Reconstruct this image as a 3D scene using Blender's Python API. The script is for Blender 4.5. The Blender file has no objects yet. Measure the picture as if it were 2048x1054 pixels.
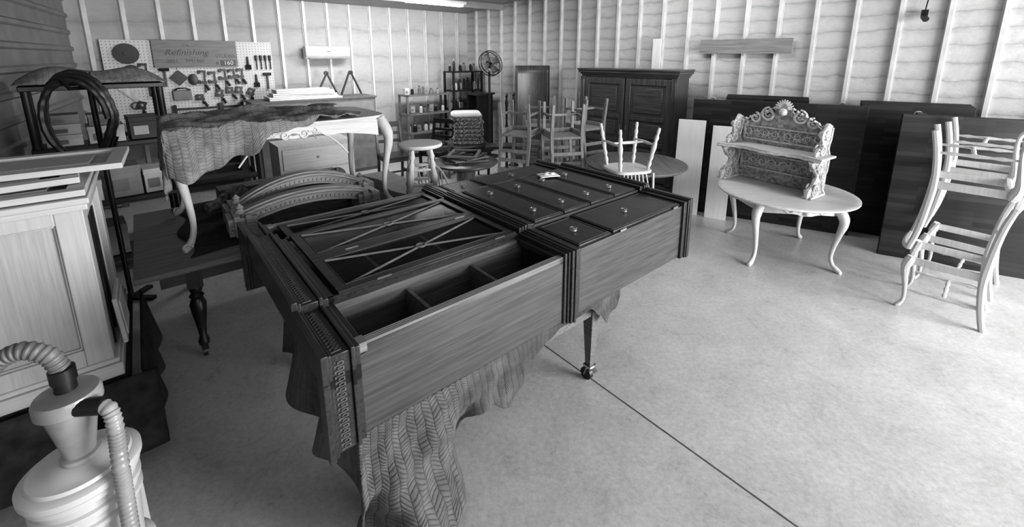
import bpy, bmesh, math, random
from mathutils import Vector, Matrix, Euler
random.seed(7)
pi=math.pi
ROT=0.7046
A=Vector((math.cos(ROT),math.sin(ROT),0));B=Vector((-math.sin(ROT),math.cos(ROT),0))
O=Vector((-.585,1.414,0))
def HL(s,w,z=0): return tuple(O+A*s+B*w+Vector((0,0,z)))
COL=bpy.context.scene.collection

# ---------------- materials ----------------
MATS={}
def nodes(name):
    m=bpy.data.materials.new(name);m.use_nodes=True
    nt=m.node_tree;b=nt.nodes['Principled BSDF']
    return m,nt,b
def g(v): return (v,v,v,1)
def mat(name,c1,c2,scale=(1,1,1),ns=5,rough=.5,bump=.1,metal=0,detail=6,p0=.3,p1=.7,bd=.01,spec=.5,dist=0):
    m,nt,b=nodes(name)
    tc=nt.nodes.new('ShaderNodeTexCoord');mp=nt.nodes.new('ShaderNodeMapping')
    mp.inputs['Scale'].default_value=scale
    nt.links.new(tc.outputs['Object'],mp.inputs['Vector'])
    n=nt.nodes.new('ShaderNodeTexNoise');n.inputs['Scale'].default_value=ns;n.inputs['Detail'].default_value=detail
    n.inputs['Distortion'].default_value=dist
    nt.links.new(mp.outputs['Vector'],n.inputs['Vector'])
    r=nt.nodes.new('ShaderNodeValToRGB');r.color_ramp.elements[0].position=p0;r.color_ramp.elements[1].position=p1
    r.color_ramp.elements[0].color=g(c1);r.color_ramp.elements[1].color=g(c2)
    nt.links.new(n.outputs['Fac'],r.inputs['Fac']);nt.links.new(r.outputs['Color'],b.inputs['Base Color'])
    b.inputs['Roughness'].default_value=rough;b.inputs['Metallic'].default_value=metal
    b.inputs['Specular IOR Level'].default_value=spec
    if bump:
        bp=nt.nodes.new('ShaderNodeBump');bp.inputs['Strength'].default_value=bump;bp.inputs['Distance'].default_value=bd
        nt.links.new(n.outputs['Fac'],bp.inputs['Height']);nt.links.new(bp.outputs['Normal'],b.inputs['Normal'])
    MATS[name]=m;return m
def wood(name,c1,c2,axis='x',rough=.45,k=1,bump=.06,spec=.5):
    st={'x':(1.2,24,24),'y':(24,1.2,24),'z':(24,24,1.2)}[axis]
    return mat(name,c1,c2,tuple(v*k for v in st),2.6,rough,bump,detail=9,dist=.5,spec=spec,p0=.25,p1=.75)
dwx=wood('dark_mahogany_x',.014,.052,'x',.3);dwy=wood('dark_mahogany_y',.014,.052,'y',.3);dwz=wood('dark_mahogany_z',.006,.02,'z',.36)
dside=wood('mahogany_panel',.03,.09,'x',.36);dinn=wood('mahogany_interior',.06,.2,'x',.5)
dedge=wood('mahogany_edge',.13,.25,'x',.4);dedgey=wood('mahogany_edge_y',.06,.13,'y',.4)
armw=wood('walnut_z',.03,.1,'z',.33);armx=wood('walnut_x',.035,.1,'x',.3)
mid=wood('mid_wood',.13,.29,'z',.55);midx=wood('mid_wood_x',.2,.4,'x',.5)
pale=wood('bleached_wood_z',.45,.62,'z',.6);palex=wood('bleached_wood_x',.5,.68,'x',.6);paley=wood('bleached_wood_y',.4,.6,'y',.6)
rawz=wood('raw_chair_wood',.42,.56,'z',.6)
smoothp=wood('smooth_pale_board',.6,.7,'z',.55)
oak=wood('pale_oak_z',.42,.52,'z',.55,1.2);oakx=wood('pale_oak_x',.46,.56,'x',.55,1.2);oakp=wood('oak_panel',.34,.46,'z',.5,1.4)
board=wood('old_board',.07,.18,'y',.6);boardx=wood('old_board_x',.1,.24,'x',.6)
black=mat('black_plastic',.008,.02,ns=8,rough=.4,bump=.02)
blackm=mat('black_metal',.01,.03,ns=12,rough=.35,bump=0,metal=.5)
steel=mat('brushed_steel',.35,.55,ns=20,rough=.3,bump=0,metal=.9)
galv=mat('galvanised_stud',.5,.64,(1,1,1),6,.4,.05,metal=.1)
whitep=mat('white_plastic',.46,.6,ns=3,rough=.35,bump=.02)
cloudy=mat('cloudy_plastic',.22,.38,(1,1,1),6,.25,.05)
whitew=mat('white_paint',.6,.76,ns=5,rough=.5,bump=.03)
greyp=mat('grey_hose',.12,.2,ns=10,rough=.5,bump=.03)
darkcl=mat('dark_blanket',.008,.034,ns=14,rough=.95,bump=.6,bd=.02)
carve=mat('carved_recess',.2,.46,(1,1,1),34,.65,.5,detail=6,p0=.35,p1=.62,bd=.01)
carveh=mat('carved_relief',.38,.62,(1,1,1),30,.6,.4,detail=4,p0=.3,p1=.6,bd=.006)
carve2=mat('carved_wood_brown',.05,.25,(1,1,1),30,.6,.6,detail=4,p0=.35,p1=.65,bd=.01)
cardb=mat('cardboard',.25,.36,ns=6,rough=.8,bump=.05);cardw=mat('white_box',.5,.7,ns=6,rough=.6,bump=.02)
paper=mat('label_grey',.16,.26,ns=6,rough=.6,bump=0)
cloth=mat('white_rag',.75,.9,ns=20,rough=.95,bump=.4)
cush=mat('patterned_fabric',.04,.45,(1,1,1),60,.9,.2,detail=3,p0=.44,p1=.56)
metalc=mat('ceiling_metal',.2,.3,(1,14,1),3,.4,.3)
corr=mat('corrugated_metal',.2,.3,(1,1,1),3,.4,.05,metal=.2)
signd=mat('sign_lettering',.08,.15,ns=30,rough=.8,bump=0)
signb=wood('sign_board',.15,.27,'x',.6)
def concrete():
    m,nt,b=nodes('concrete_floor');N=nt.nodes.new;L=nt.links.new
    tc=N('ShaderNodeTexCoord')
    n1=N('ShaderNodeTexNoise');n1.inputs['Scale'].default_value=2.2;n1.inputs['Detail'].default_value=14;n1.inputs['Roughness'].default_value=.78;n1.inputs['Distortion'].default_value=.4
    n2=N('ShaderNodeTexNoise');n2.inputs['Scale'].default_value=34;n2.inputs['Detail'].default_value=9;n2.inputs['Roughness'].default_value=.78
    for n in(n1,n2): L(tc.outputs['Object'],n.inputs['Vector'])
    r1=N('ShaderNodeValToRGB');r1.color_ramp.elements[0].position=.3;r1.color_ramp.elements[1].position=.7
    r1.color_ramp.elements[0].color=g(.4);r1.color_ramp.elements[1].color=g(.58)
    r2=N('ShaderNodeValToRGB');r2.color_ramp.elements[0].position=.35;r2.color_ramp.elements[1].position=.6
    r2.color_ramp.elements[0].color=g(.72);r2.color_ramp.elements[1].color=g(1)
    L(n1.outputs['Fac'],r1.inputs['Fac']);L(n2.outputs['Fac'],r2.inputs['Fac'])
    mx=N('ShaderNodeMix');mx.data_type='RGBA';mx.blend_type='MULTIPLY';mx.inputs[0].default_value=.9
    L(r1.outputs['Color'],mx.inputs[6]);L(r2.outputs['Color'],mx.inputs[7]);L(mx.outputs[2],b.inputs['Base Color'])
    rr=N('ShaderNodeMapRange');rr.inputs[3].default_value=.2;rr.inputs[4].default_value=.38
    L(n1.outputs['Fac'],rr.inputs[0]);L(rr.outputs[0],b.inputs['Roughness'])
    bp=N('ShaderNodeBump');bp.inputs['Strength'].default_value=.15;bp.inputs['Distance'].default_value=.01
    L(n2.outputs['Fac'],bp.inputs['Height']);L(bp.outputs['Normal'],b.inputs['Normal'])
    return m
conc=concrete()
def foam(name,sc,bs,c1,c2):
    m,nt,b=nodes(name);N=nt.nodes.new;L=nt.links.new
    tc=N('ShaderNodeTexCoord')
    n1=N('ShaderNodeTexNoise');n1.inputs['Scale'].default_value=7;n1.inputs['Detail'].default_value=9;n1.inputs['Roughness'].default_value=.6
    mp=N('ShaderNodeMapping');mp.inputs['Scale'].default_value=(1,1,2.2);L(tc.outputs['Object'],mp.inputs[0]);L(mp.outputs[0],n1.inputs['Vector'])
    w=N('ShaderNodeTexWave');w.bands_direction='Z';w.inputs['Scale'].default_value=sc;w.inputs['Distortion'].default_value=2.5;w.inputs['Detail'].default_value=4;w.inputs['Detail Scale'].default_value=1.4;w.inputs['Detail Roughness'].default_value=.6
    L(tc.outputs['Object'],w.inputs['Vector'])
    pw=N('ShaderNodeMath');pw.operation='POWER';pw.inputs[1].default_value=.2;L(w.outputs['Fac'],pw.inputs[0])
    m1=N('ShaderNodeMath');m1.operation='MULTIPLY';m1.inputs[1].default_value=.5;L(pw.outputs[0],m1.inputs[0])
    ad=N('ShaderNodeMath');ad.operation='MULTIPLY_ADD';ad.inputs[1].default_value=.7
    L(n1.outputs['Fac'],ad.inputs[0]);L(m1.outputs[0],ad.inputs[2])
    r=N('ShaderNodeValToRGB');r.color_ramp.elements[0].position=.35;r.color_ramp.elements[1].position=.85
    r.color_ramp.elements[0].color=g(c1);r.color_ramp.elements[1].color=g(c2)
    L(ad.outputs[0],r.inputs['Fac']);L(r.outputs['Color'],b.inputs['Base Color'])
    b.inputs['Roughness'].default_value=.8
    bp=N('ShaderNodeBump');bp.inputs['Strength'].default_value=bs;bp.inputs['Distance'].default_value=.025
    L(ad.outputs[0],bp.inputs['Height']);L(bp.outputs['Normal'],b.inputs['Normal'])
    return m
foamm=foam('spray_foam',1.7,.65,.33,.47);foaml=foam('spray_foam_smooth',.6,.45,.3,.42)
def quilt(name,c1,c2,k1=.45,bs=.5,nsc=5,pv=.022,ph=.045):
    m,nt,b=nodes(name);N=nt.nodes.new;L=nt.links.new
    uv=N('ShaderNodeTexCoord');sx=N('ShaderNodeSeparateXYZ')
    nz=N('ShaderNodeTexNoise');nz.inputs['Scale'].default_value=4;L(uv.outputs['Object'],nz.inputs['Vector'])
    vm=N('ShaderNodeVectorMath');vm.operation='SCALE';vm.inputs[3].default_value=.06;L(nz.outputs['Color'],vm.inputs[0])
    va=N('ShaderNodeVectorMath');va.operation='ADD';L(uv.outputs['UV'],va.inputs[0]);L(vm.outputs[0],va.inputs[1]);L(va.outputs[0],sx.inputs[0])
    def M(op,a,bv=None,c=None):
        n=N('ShaderNodeMath');n.operation=op
        for i,v in enumerate((a,bv,c)):
            if v is None: continue
            if isinstance(v,(int,float)): n.inputs[i].default_value=v
            else: L(v,n.inputs[i])
        return n.outputs[0]
    pp=M('PINGPONG',sx.outputs[0],ph)
    v=M('MULTIPLY_ADD',pp,.6,sx.outputs[1])
    l1=M('ABSOLUTE',M('SINE',M('MULTIPLY',v,pi/pv)))
    l2=M('ABSOLUTE',M('SINE',M('MULTIPLY',sx.outputs[0],pi/ph)))
    l1=M('POWER',l1,.25);l2=M('POWER',l2,.18)
    h=M('MULTIPLY',l1,l2)
    n1=N('ShaderNodeTexNoise');n1.inputs['Scale'].default_value=nsc;n1.inputs['Detail'].default_value=10;n1.inputs['Roughness'].default_value=.7
    L(uv.outputs['Object'],n1.inputs['Vector'])
    mix=M('MULTIPLY',M('MULTIPLY_ADD',h,k1,1-k1),M('MULTIPLY_ADD',n1.outputs['Fac'],1.6,.05))
    r=N('ShaderNodeValToRGB');r.color_ramp.elements[0].position=.3;r.color_ramp.elements[1].position=1.0
    r.color_ramp.elements[0].color=g(c1);r.color_ramp.elements[1].color=g(c2)
    L(mix,r.inputs['Fac']);L(r.outputs['Color'],b.inputs['Base Color']);b.inputs['Roughness'].default_value=.9
    hh_=M('MULTIPLY_ADD',n1.outputs['Fac'],1.2,h)
    bp=N('ShaderNodeBump');bp.inputs['Strength'].default_value=bs;bp.inputs['Distance'].default_value=.01
    L(hh_,bp.inputs['Height']);L(bp.outputs['Normal'],b.inputs['Normal'])
    return m
quiltm=quilt('quilted_blanket',.025,.14,.45,.75,8,.017,.034);quiltl=quilt('quilted_blanket_faded',.05,.27,.35,.6,10,.024,.042)
def pegm():
    m,nt,b=nodes('pegboard_holes');N=nt.nodes.new;L=nt.links.new
    tc=N('ShaderNodeTexCoord')
    s=N('ShaderNodeVectorMath');s.operation='SCALE';s.inputs[3].default_value=1/.045;L(tc.outputs['Object'],s.inputs[0])
    f=N('ShaderNodeVectorMath');f.operation='FRACTION';L(s.outputs[0],f.inputs[0])
    q=N('ShaderNodeVectorMath');q.operation='SUBTRACT';q.inputs[1].default_value=(.5,.5,.5);L(f.outputs[0],q.inputs[0])
    mm=N('ShaderNodeVectorMath');mm.operation='MULTIPLY';mm.inputs[1].default_value=(1,0,1);L(q.outputs[0],mm.inputs[0])
    ln=N('ShaderNodeVectorMath');ln.operation='LENGTH';L(mm.outputs[0],ln.inputs[0])
    c=N('ShaderNodeMath');c.operation='GREATER_THAN';c.inputs[1].default_value=.16;L(ln.outputs['Value'],c.inputs[0])
    r=N('ShaderNodeMapRange');r.inputs[3].default_value=.2;r.inputs[4].default_value=.62;L(c.outputs[0],r.inputs[0])
    L(r.outputs[0],b.inputs['Base Color']);b.inputs['Roughness'].default_value=.6
    return m
peg=pegm()
def butcher():
    m,nt,b=nodes('dark_butcher_block');N=nt.nodes.new;L=nt.links.new
    tc=N('ShaderNodeTexCoord');mp=N('ShaderNodeMapping');mp.inputs['Rotation'].default_value=(pi/2,0,0);L(tc.outputs['Object'],mp.inputs[0])
    br=N('ShaderNodeTexBrick');br.inputs['Color1'].default_value=g(.007);br.inputs['Color2'].default_value=g(.024);br.inputs['Mortar'].default_value=g(.004)
    br.inputs['Scale'].default_value=1;br.inputs['Mortar Size'].default_value=.0015;br.inputs['Brick Width'].default_value=.45;br.inputs['Row Height'].default_value=.05
    L(mp.outputs[0],br.inputs['Vector']);L(br.outputs['Color'],b.inputs['Base Color']);b.inputs['Roughness'].default_value=.48;b.inputs['Specular IOR Level'].default_value=.4
    return m
butch=butcher()
glassm,nt_,b_=nodes('cabinet_glass');b_.inputs['Base Color'].default_value=g(.03);b_.inputs['Roughness'].default_value=.12;b_.inputs['Alpha'].default_value=.2
lampm,nt_,b_=nodes('lit_tube');b_.inputs['Emission Color'].default_value=g(1);b_.inputs['Emission Strength'].default_value=14

# ---------------- mesh builder ----------------
def smooth(pts,r,K=4):
    P=[Vector(p) for p in pts];n=len(P);r=list(r) if hasattr(r,'__len__') else [r]*n
    Q=[P[0]*2-P[1]]+P+[P[-1]*2-P[-2]];R=[r[0]]+r+[r[-1]];out=[];ro=[]
    for i in range(1,n):
        a,b,c,d=Q[i-1],Q[i],Q[i+1],Q[i+2]
        for k in range(K):
            t=k/K;out.append(.5*((2*b)+(c-a)*t+(2*a-5*b+4*c-d)*t*t+(3*b-a-3*c+d)*t**3));ro.append(R[i]+(R[i+1]-R[i])*(t*t*(3-2*t)))
    out.append(P[-1]);ro.append(r[-1]);return out,ro
class MB:
    def __init__(s): s.bm=bmesh.new()
    def _add(s,vs,fs,M=None):
        bv=[s.bm.verts.new((M@Vector(v)) if M else v) for v in vs]
        for f in fs:
            try: s.bm.faces.new([bv[i] for i in f])
            except ValueError: pass
    def box(s,x0,x1,y0,y1,z0,z1,M=None):
        s._add([(x0,y0,z0),(x1,y0,z0),(x1,y1,z0),(x0,y1,z0),(x0,y0,z1),(x1,y0,z1),(x1,y1,z1),(x0,y1,z1)],
          [(0,3,2,1),(4,5,6,7),(0,1,5,4),(1,2,6,5),(2,3,7,6),(3,0,4,7)],M);return s
    def cbox(s,c,d,rot=(0,0,0)):
        M=Matrix.Translation(c)@Euler(rot).to_matrix().to_4x4()
        return s.box(-d[0]/2,d[0]/2,-d[1]/2,d[1]/2,-d[2]/2,d[2]/2,M)
    def beam(s,p0,p1,w,t,up=(0,0,1)):
        p0=Vector(p0);p1=Vector(p1);d=p1-p0;L=d.length;z=d.normalized();u=Vector(up)
        if abs(z.dot(u))>.95:u=Vector((0,1,0))
        x=u.cross(z).normalized();y=z.cross(x)
        M=Matrix((x,y,z)).transposed().to_4x4();M.translation=p0
        return s.box(-w/2,w/2,-t/2,t/2,0,L,M)
    def tube(s,pts,r,n=10,closed=False,cap=True):
        pts=[Vector(p) for p in pts];N=len(pts)
        if not hasattr(r,'__len__'): r=[r]*N
        rings=[];prev=None
        for i,p in enumerate(pts):
            if closed: t=pts[(i+1)%N]-pts[i-1]
            else: t=pts[min(i+1,N-1)]-pts[max(i-1,0)]
            t.normalize()
            if prev is None:
                u=Vector((0,0,1)) if abs(t.z)<.9 else Vector((1,0,0))
                x=u.cross(t).normalized()
            else:
                x=(prev-t*prev.dot(t)).normalized()
            prev=x;y=t.cross(x)
            rings.append([s.bm.verts.new(p+(x*math.cos(2*pi*(k+.5)/n)+y*math.sin(2*pi*(k+.5)/n))*r[i]) for k in range(n)])
        for i in range(N if closed else N-1):
            a=rings[i];b=rings[(i+1)%N]
            for k in range(n): s.bm.faces.new((a[k],a[(k+1)%n],b[(k+1)%n],b[k]))
        if cap and not closed:
            s.bm.faces.new(rings[0][::-1]);s.bm.faces.new(rings[-1])
        return s
    def stube(s,pts,r,n=10):
        a,b=smooth(pts,r);return s.tube(a,b,n)
    def cyl(s,p0,p1,r0,r1=None,n=16): return s.tube([p0,p1],[r0,r0 if r1 is None else r1],n)
    def lathe(s,prof,n=24,c=(0,0,0),sq=1):
        rings=[]
        for r,z in prof:
            r=max(r,.0005)
            rings.append([s.bm.verts.new((c[0]+r*math.cos(2*pi*k/n),c[1]+r*math.sin(2*pi*k/n)*sq,c[2]+z)) for k in range(n)])
        for a,b in zip(rings,rings[1:]):
            for k in range(n): s.bm.faces.new((a[k],a[(k+1)%n],b[(k+1)%n],b[k]))
        s.bm.faces.new(rings[0][::-1]);s.bm.faces.new(rings[-1]);return s
    def prism(s,poly,t,M):
        n=len(poly)
        vs=[(p[0],p[1],0) for p in poly]+[(p[0],p[1],t) for p in poly]
        fs=[tuple(range(n))[::-1],tuple(range(n,2*n))]+[(i,(i+1)%n,n+(i+1)%n,n+i) for i in range(n)]
        s._add(vs,fs,M);return s
    def turned(s,p0,p1,r,pat=None,n=10):
        pat=pat or [.6,.7,1,.6,1,.75,.95,1.1,.95,.7,1,.6,.75,.6]
        p0=Vector(p0);p1=Vector(p1);m=len(pat)-1
        return s.tube([p0.lerp(p1,i/m) for i in range(m+1)],[r*v for v in pat],n)
    def grid(s,fn,nu,nv,uvf=None):
        uvl=s.bm.loops.layers.uv.verify()
        V=[[s.bm.verts.new(fn(i/nu,j/nv)) for j in range(nv+1)] for i in range(nu+1)]
        for i in range(nu):
            for j in range(nv):
                f=s.bm.faces.new((V[i][j],V[i+1][j],V[i+1][j+1],V[i][j+1]))
                for l,(a,b) in zip(f.loops,((i,j),(i+1,j),(i+1,j+1),(i,j+1))):
                    l[uvl].uv=uvf(a/nu,b/nv) if uvf else (a/nu,b/nv)
        return s
    def spiral(s,c,R,turns,r,plane='xz',flip=1,st=0,n=26):
        pts=[];rr=[]
        for i in range(n+1):
            t=i/n;a=st+flip*turns*2*pi*t;q=R*(1-.85*t)
            d=(q*math.cos(a),q*math.sin(a))
            pts.append((c[0]+d[0],c[1],c[2]+d[1]) if plane=='xz' else (c[0],c[1]+d[0],c[2]+d[1]) if plane=='yz' else (c[0]+d[0],c[1]+d[1],c[2]))
            rr.append(r*(.6+.5*math.sin(pi*min(1,t*1.3+.1))))
        return s.tube(pts,rr,7)
XZ=Matrix(((1,0,0,0),(0,0,1,0),(0,1,0,0),(0,0,0,1)))
YZ=Matrix(((0,0,1,0),(1,0,0,0),(0,1,0,0),(0,0,0,1)))
def obj(name,mb,m,parent=None,loc=None,rot=None,bev=0,label=None,kind=None,solid=0,sharp=35):
    bm=mb.bm
    if not solid: bmesh.ops.recalc_face_normals(bm,faces=bm.faces)
    for f in bm.faces:f.smooth=True
    for e in bm.edges:
        if len(e.link_faces)==2 and e.calc_face_angle(0)>math.radians(sharp): e.smooth=False
    me=bpy.data.meshes.new(name);bm.to_mesh(me);bm.free()
    o=bpy.data.objects.new(name,me);COL.objects.link(o);me.materials.append(m)
    if parent:o.parent=parent
    if loc:o.location=loc
    if rot:o.rotation_euler=rot
    if bev:
        b=o.modifiers.new('b','BEVEL');b.width=bev;b.segments=2;b.limit_method='ANGLE';b.angle_limit=.6
    if solid:
        b=o.modifiers.new('s','SOLIDIFY');b.thickness=solid
    if label:o['label']=label
    if kind:o['kind']=kind
    return o
def thing(name,label,cat,loc=(0,0,0),rz=0,rot=None,group=None):
    e=bpy.data.objects.new(name,None);COL.objects.link(e);e.empty_display_size=.1
    e.location=loc;e.rotation_euler=rot or (0,0,rz);e['label']=label;e['category']=cat
    if group:e['group']=group
    return e
def single(name,label,cat,mb,m,loc=(0,0,0),rz=0,rot=None,bev=0,group=None,solid=0):
    o=obj(name,mb,m,None,loc,rot or (0,0,rz),bev,label,None,solid);o['category']=cat
    if group:o['group']=group
    return o
def dup(t,loc,rz=0,rot=None,label=None):
    def cp(o,par):
        c=o.copy();COL.objects.link(c);c.parent=par
        for ch in list(o.children):cp(ch,c)
        return c
    c=cp(t,None);c.location=loc;c.rotation_euler=rot or (0,0,rz)
    if label:c['label']=label
    return c
def text(s,size,parent,m,loc,rot,name='lettering',ext=.003,shear=0):
    cu=bpy.data.curves.new('t','FONT');cu.body=s;cu.size=size;cu.extrude=ext;cu.align_x='CENTER';cu.align_y='CENTER';cu.shear=shear
    o=bpy.data.objects.new('t',cu);COL.objects.link(o)
    me=bpy.data.meshes.new_from_object(o.evaluated_get(bpy.context.evaluated_depsgraph_get()))
    bpy.data.objects.remove(o)
    q=bpy.data.objects.new(name,me);COL.objects.link(q);me.materials.clear();me.materials.append(m);q.parent=parent;q.location=loc;q.rotation_euler=rot
    return q

# ---------------- room ----------------
C0=Vector((-1.06,10.6,0));WL=Vector((-.762,-.648,0));WR=Vector((.72,-.694,0))
NL=Vector((.648,-.762,0));NR=Vector((-.694,-.72,0))
def PL(s,off=0,z=0): return C0+WL*s+NL*off+Vector((0,0,z))
def PR(s,off=0,z=0): return C0+WR*s+NR*off+Vector((0,0,z))
angR=math.atan2(WR.y,WR.x)
LR=ROT
obj('floor',MB().box(-9,11,-6,13,-.1,0),conc,kind='structure')
obj('wall_back',MB().box(-6.75,.1,0,.1,0,3.3),foaml,None,tuple(C0),(0,0,LR),kind='structure')
obj('wall_right',MB().prism([(-.1,0),(9.3,0),(9.3,3.08+.09*9.3+.2),(-.1,3.28)],.1,XZ),foamm,None,tuple(C0),(0,0,angR),kind='structure')
ti=1
for i in range(16):
    s=.3+.415*i
    m=MB().box(-.018,.018,-.05,0,0,3.08);m.box(-.032,.032,-.015,0,0,3.08)
    obj('trim_%d'%ti,m,galv,None,tuple(PL(s)),(0,0,LR),kind='structure');ti+=1
for i in range(22):
    s=.35+.41*i
    h=3.08+.09*s
    m=MB().box(-.018,.018,-.05,0,0,h);m.box(-.032,.032,-.015,0,0,h)
    obj('trim_%d'%ti,m,galv,None,tuple(PR(s)),(0,0,angR),kind='structure');ti+=1
W0=PL(6.72);wd=Vector((.58,-.8146,0))
def corrwall(L):
    m=MB();z=0;prof=[]
    while z<4.2:
        prof+= [(0,z),(0,z+.14),(.025,z+.16),(.025,z+.2),(0,z+.22)];z+=.225
    for (a,z0),(b,z1) in zip(prof,prof[1:]):
        m._add([(0,a,z0),(L,a,z0),(L,b,z1),(0,b,z1)],[(0,1,2,3)])
    return m
obj('wall_left',corrwall(4.9),corr,None,tuple(W0),(0,0,math.atan2(wd.y,wd.x)),kind='structure')
W1=W0+wd*4.9
obj('wall_light_blocker',MB().box(0,5,-.1,0,0,4),corr,None,tuple(W1+Vector((-.12,0,0))),(0,0,math.radians(-93)),kind='structure')  # added out of view to block light and darken the left side
def ceil():
    m=MB();P=lambda i,j:tuple(C0+WL*i+WR*j+Vector((0,0,3.08+.09*j)))
    q=[P(-.3,-.3),P(12,-.3),P(12,13),P(-.3,13)]
    m._add([*q,*[(a,b,c+.08) for a,b,c in q]],[(0,1,2,3),(7,6,5,4),(0,4,5,1),(1,5,6,2),(2,6,7,3),(3,7,4,0)]);return m
obj('ceiling',ceil(),metalc,kind='structure')
for j in range(1,9):
    m=MB();m.box(0,8,-.03,.03,-.12,0)
    obj('trim_%d'%ti,m,metalc,None,tuple(C0+WL*8+WR*(j*1.2)+Vector((0,0,3.08+.09*j*1.2))),(0,0,LR),kind='structure');ti+=1
j0=Vector((.26,2.83,0));jd=Vector((-.64,.768,0))
m=MB();m.beam(j0-jd*5.5,j0+jd*7,.008,.003)
obj('trim_%d'%ti,m,mat('joint',.05,.1,ns=9,rough=.9,bump=0),kind='structure');ti+=1
t=thing('ceiling_light','lit fluorescent strip fixture under the metal ceiling','light',(-1.45,8.6,3.1),LR)
obj('housing',MB().box(-.65,.65,-.09,.09,0,.05),whitep,t);obj('tube',MB().cyl((-.6,-.03,-.02),(.6,-.03,-.02),.02).cyl((-.6,.04,-.02),(.6,.04,-.02),.02),lampm,t)
obj('hanger',MB().cyl((0,0,.05),(0,0,.14),.008),steel,t)
single('header_board','weathered wooden board fixed across wall studs','board',MB().box(0,1.2,-.09,-.055,2.14,2.34),wood('header_wood',.14,.28,'x',.6),tuple(PR(5.5)),angR)
single('tall_plank','tall pale plank standing behind the wardrobe','plank',MB().box(0,.14,-.1,-.07,0,2.38),smoothp,tuple(PR(4.74)),angR,bev=.003)
t=thing('security_camera','small black security camera on the foam wall','camera',tuple(PR(7.93,.06,2.53)),angR)
obj('body',MB().cyl((0,-.02,0),(.02,-.14,-.03),.03),black,t);obj('bracket',MB().cbox((0,0,.04),(.06,.03,.08)),black,t)
obj('cable',MB().tube([(0,0,.06),(.01,-.01,.2),(.0,0,.5)],.006,6),black,t)

# ---------------- hutch ----------------
H=thing('breakfront_cabinet','dark mahogany breakfront bookcase lying on a padded work table','cabinet',tuple(O),ROT)
W=1.53;w1=.365;w2=1.2;zb=.665;zs=1.045;zc=1.07;ls=1.07;lc=1.10
m=MB()
m.box(0,1.13,0,.022,zb,zs);m.box(0,1.13,W-.022,W,zb,zs)
m.box(0,.025,.022,W-.022,zb,zs)
obj('upper_carcass',m,dside,H,bev=.002)
m=MB();m.box(.025,1.13,.022,W-.022,zb,zb+.02)
m.box(.025,1.13,w1-.02,w1,zb+.02,zs-.004);m.box(.025,1.13,w2,w2+.02,zb+.02,zc-.025)
obj('interior',m,dinn,H)
m=MB();m.box(0,.055,w1,w2,zs-.03,zc);m.box(.025,1.13,w1,w1+.012,zs-.01,zc);m.box(.025,1.13,w2-.02,w2,zs,zc);m.box(1.1,1.13,0,w1,zs-.03,zs+.004)
m.box(.0,.045,.0,w1,zs-.04,zs+.004)
obj('face_frame',m,dwy,H,bev=.002)
for s in(.38,.76):
    obj('shelf',MB().box(s,s+.018,.022,w1-.02,zb+.02,zs-.05),dinn,H,bev=.001)
    obj('shelf',MB().box(s,s+.018,w1,w2,zb+.02,zs-.07),dinn,H)
for yy in(0,W-.046):
    m=MB()
    for k in range(4): m.tube([(.03,yy+.006+.011*k,zs+.002),(1.13,yy+.006+.011*k,zs+.002)],.0055,8)
    m.box(.02,1.13,yy,yy+.046,zs-.02,zs);m.box(.02,.05,yy-.002,yy+.048,zs-.03,zs+.01)
    obj('reeded_pilaster',m,dedge,H)
def glassdoor(y0,y1,zt,x0=.075,x1=1.115,fr=.048):
    m=MB();m.box(x0,x1,y0,y0+fr,zt-.02,zt);m.box(x0,x1,y1-fr,y1,zt-.02,zt);m.box(x0,x0+fr,y0+fr,y1-fr,zt-.02,zt);m.box(x1-fr,x1,y0+fr,y1-fr,zt-.02,zt)
    d=obj('door',m,dwx,H,bev=.002)
    a0,a1,b0,b1=x0+fr,x1-fr,y0+fr,y1-fr;cx,cy=(a0+a1)/2,(b0+b1)/2
    m=MB()
    for q in((a0,a1,b0,b0+.003),(a0,a1,b1-.003,b1),(a0,a0+.003,b0,b1),(a1-.003,a1,b0,b1)): m.box(*q,zt-.004,zt+.002)
    obj('glazing_bead',m,dside,d)
    obj('glass_pane',MB().box(a0,a1,b0,b1,zt-.012,zt-.010),glassm,d)
    for (p,q) in(((a0,b0),(a1,b1)),((a0,b1),(a1,b0))):
        m=MB();m.beam((p[0],p[1],zt-.006),(q[0],q[1],zt-.006),.011,.006);m.beam((p[0],p[1],zt-.002),(q[0],q[1],zt-.002),.004,.003)
        obj('muntin',m,dedge,d)
    m=MB();m.tube([(cx+.026*math.cos(t*pi/10),cy+.022*math.sin(t*pi/10),zt-.002) for t in range(20)],.005,8,closed=True)
    m.lathe([(.024,zt-.009),(.018,zt-.004),(.006,zt)],16,(cx,cy,0));obj('rosette',m,dedge,d)
    for xx in(x0+.18,x1-.16): obj('hinge',MB().box(xx,xx+.07,y0-.003,y0+.004,zt-.004,zt+.003),steel,d)
    return d
md=(w1+w2)/2
glassdoor(w1+.004,md-.002,zc+.012);glassdoor(md+.002,w2-.004,zc+.012);glassdoor(w2+.03,W-.05,zs+.01,fr=.04)
m=MB()
for (y0,y1,dz) in((-.0,w1-.03,0),(w1-.03,w2+.03,.035),(w2+.03,W,0)):
    for (x0,x1,p,dd) in((-.13,-.105,.05,.07),(-.105,-.09,.035,.1),(-.09,-.02,.018,.12),(-.02,-.005,.03,.13),(-.005,.02,.012,.13)):
        ya=y0-p if y0==0 else y0-p*.5; yb=y1+p if y1==W else y1+(p*.5 if dz else 0)
        m.box(x0,x1,ya,yb,zs-dd,zs+dz+p)
for x0,x1,p in((-.13,-.105,.05),(-.105,-.09,.035),(-.09,-.02,.018),(-.02,-.005,.03),(-.005,.02,.012)):
    m.box(x0,x1,-p,.012,zb-.012,zs-.06);m.box(x0,x1,W-.012,W+p,zb-.012,zs-.06)
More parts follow.
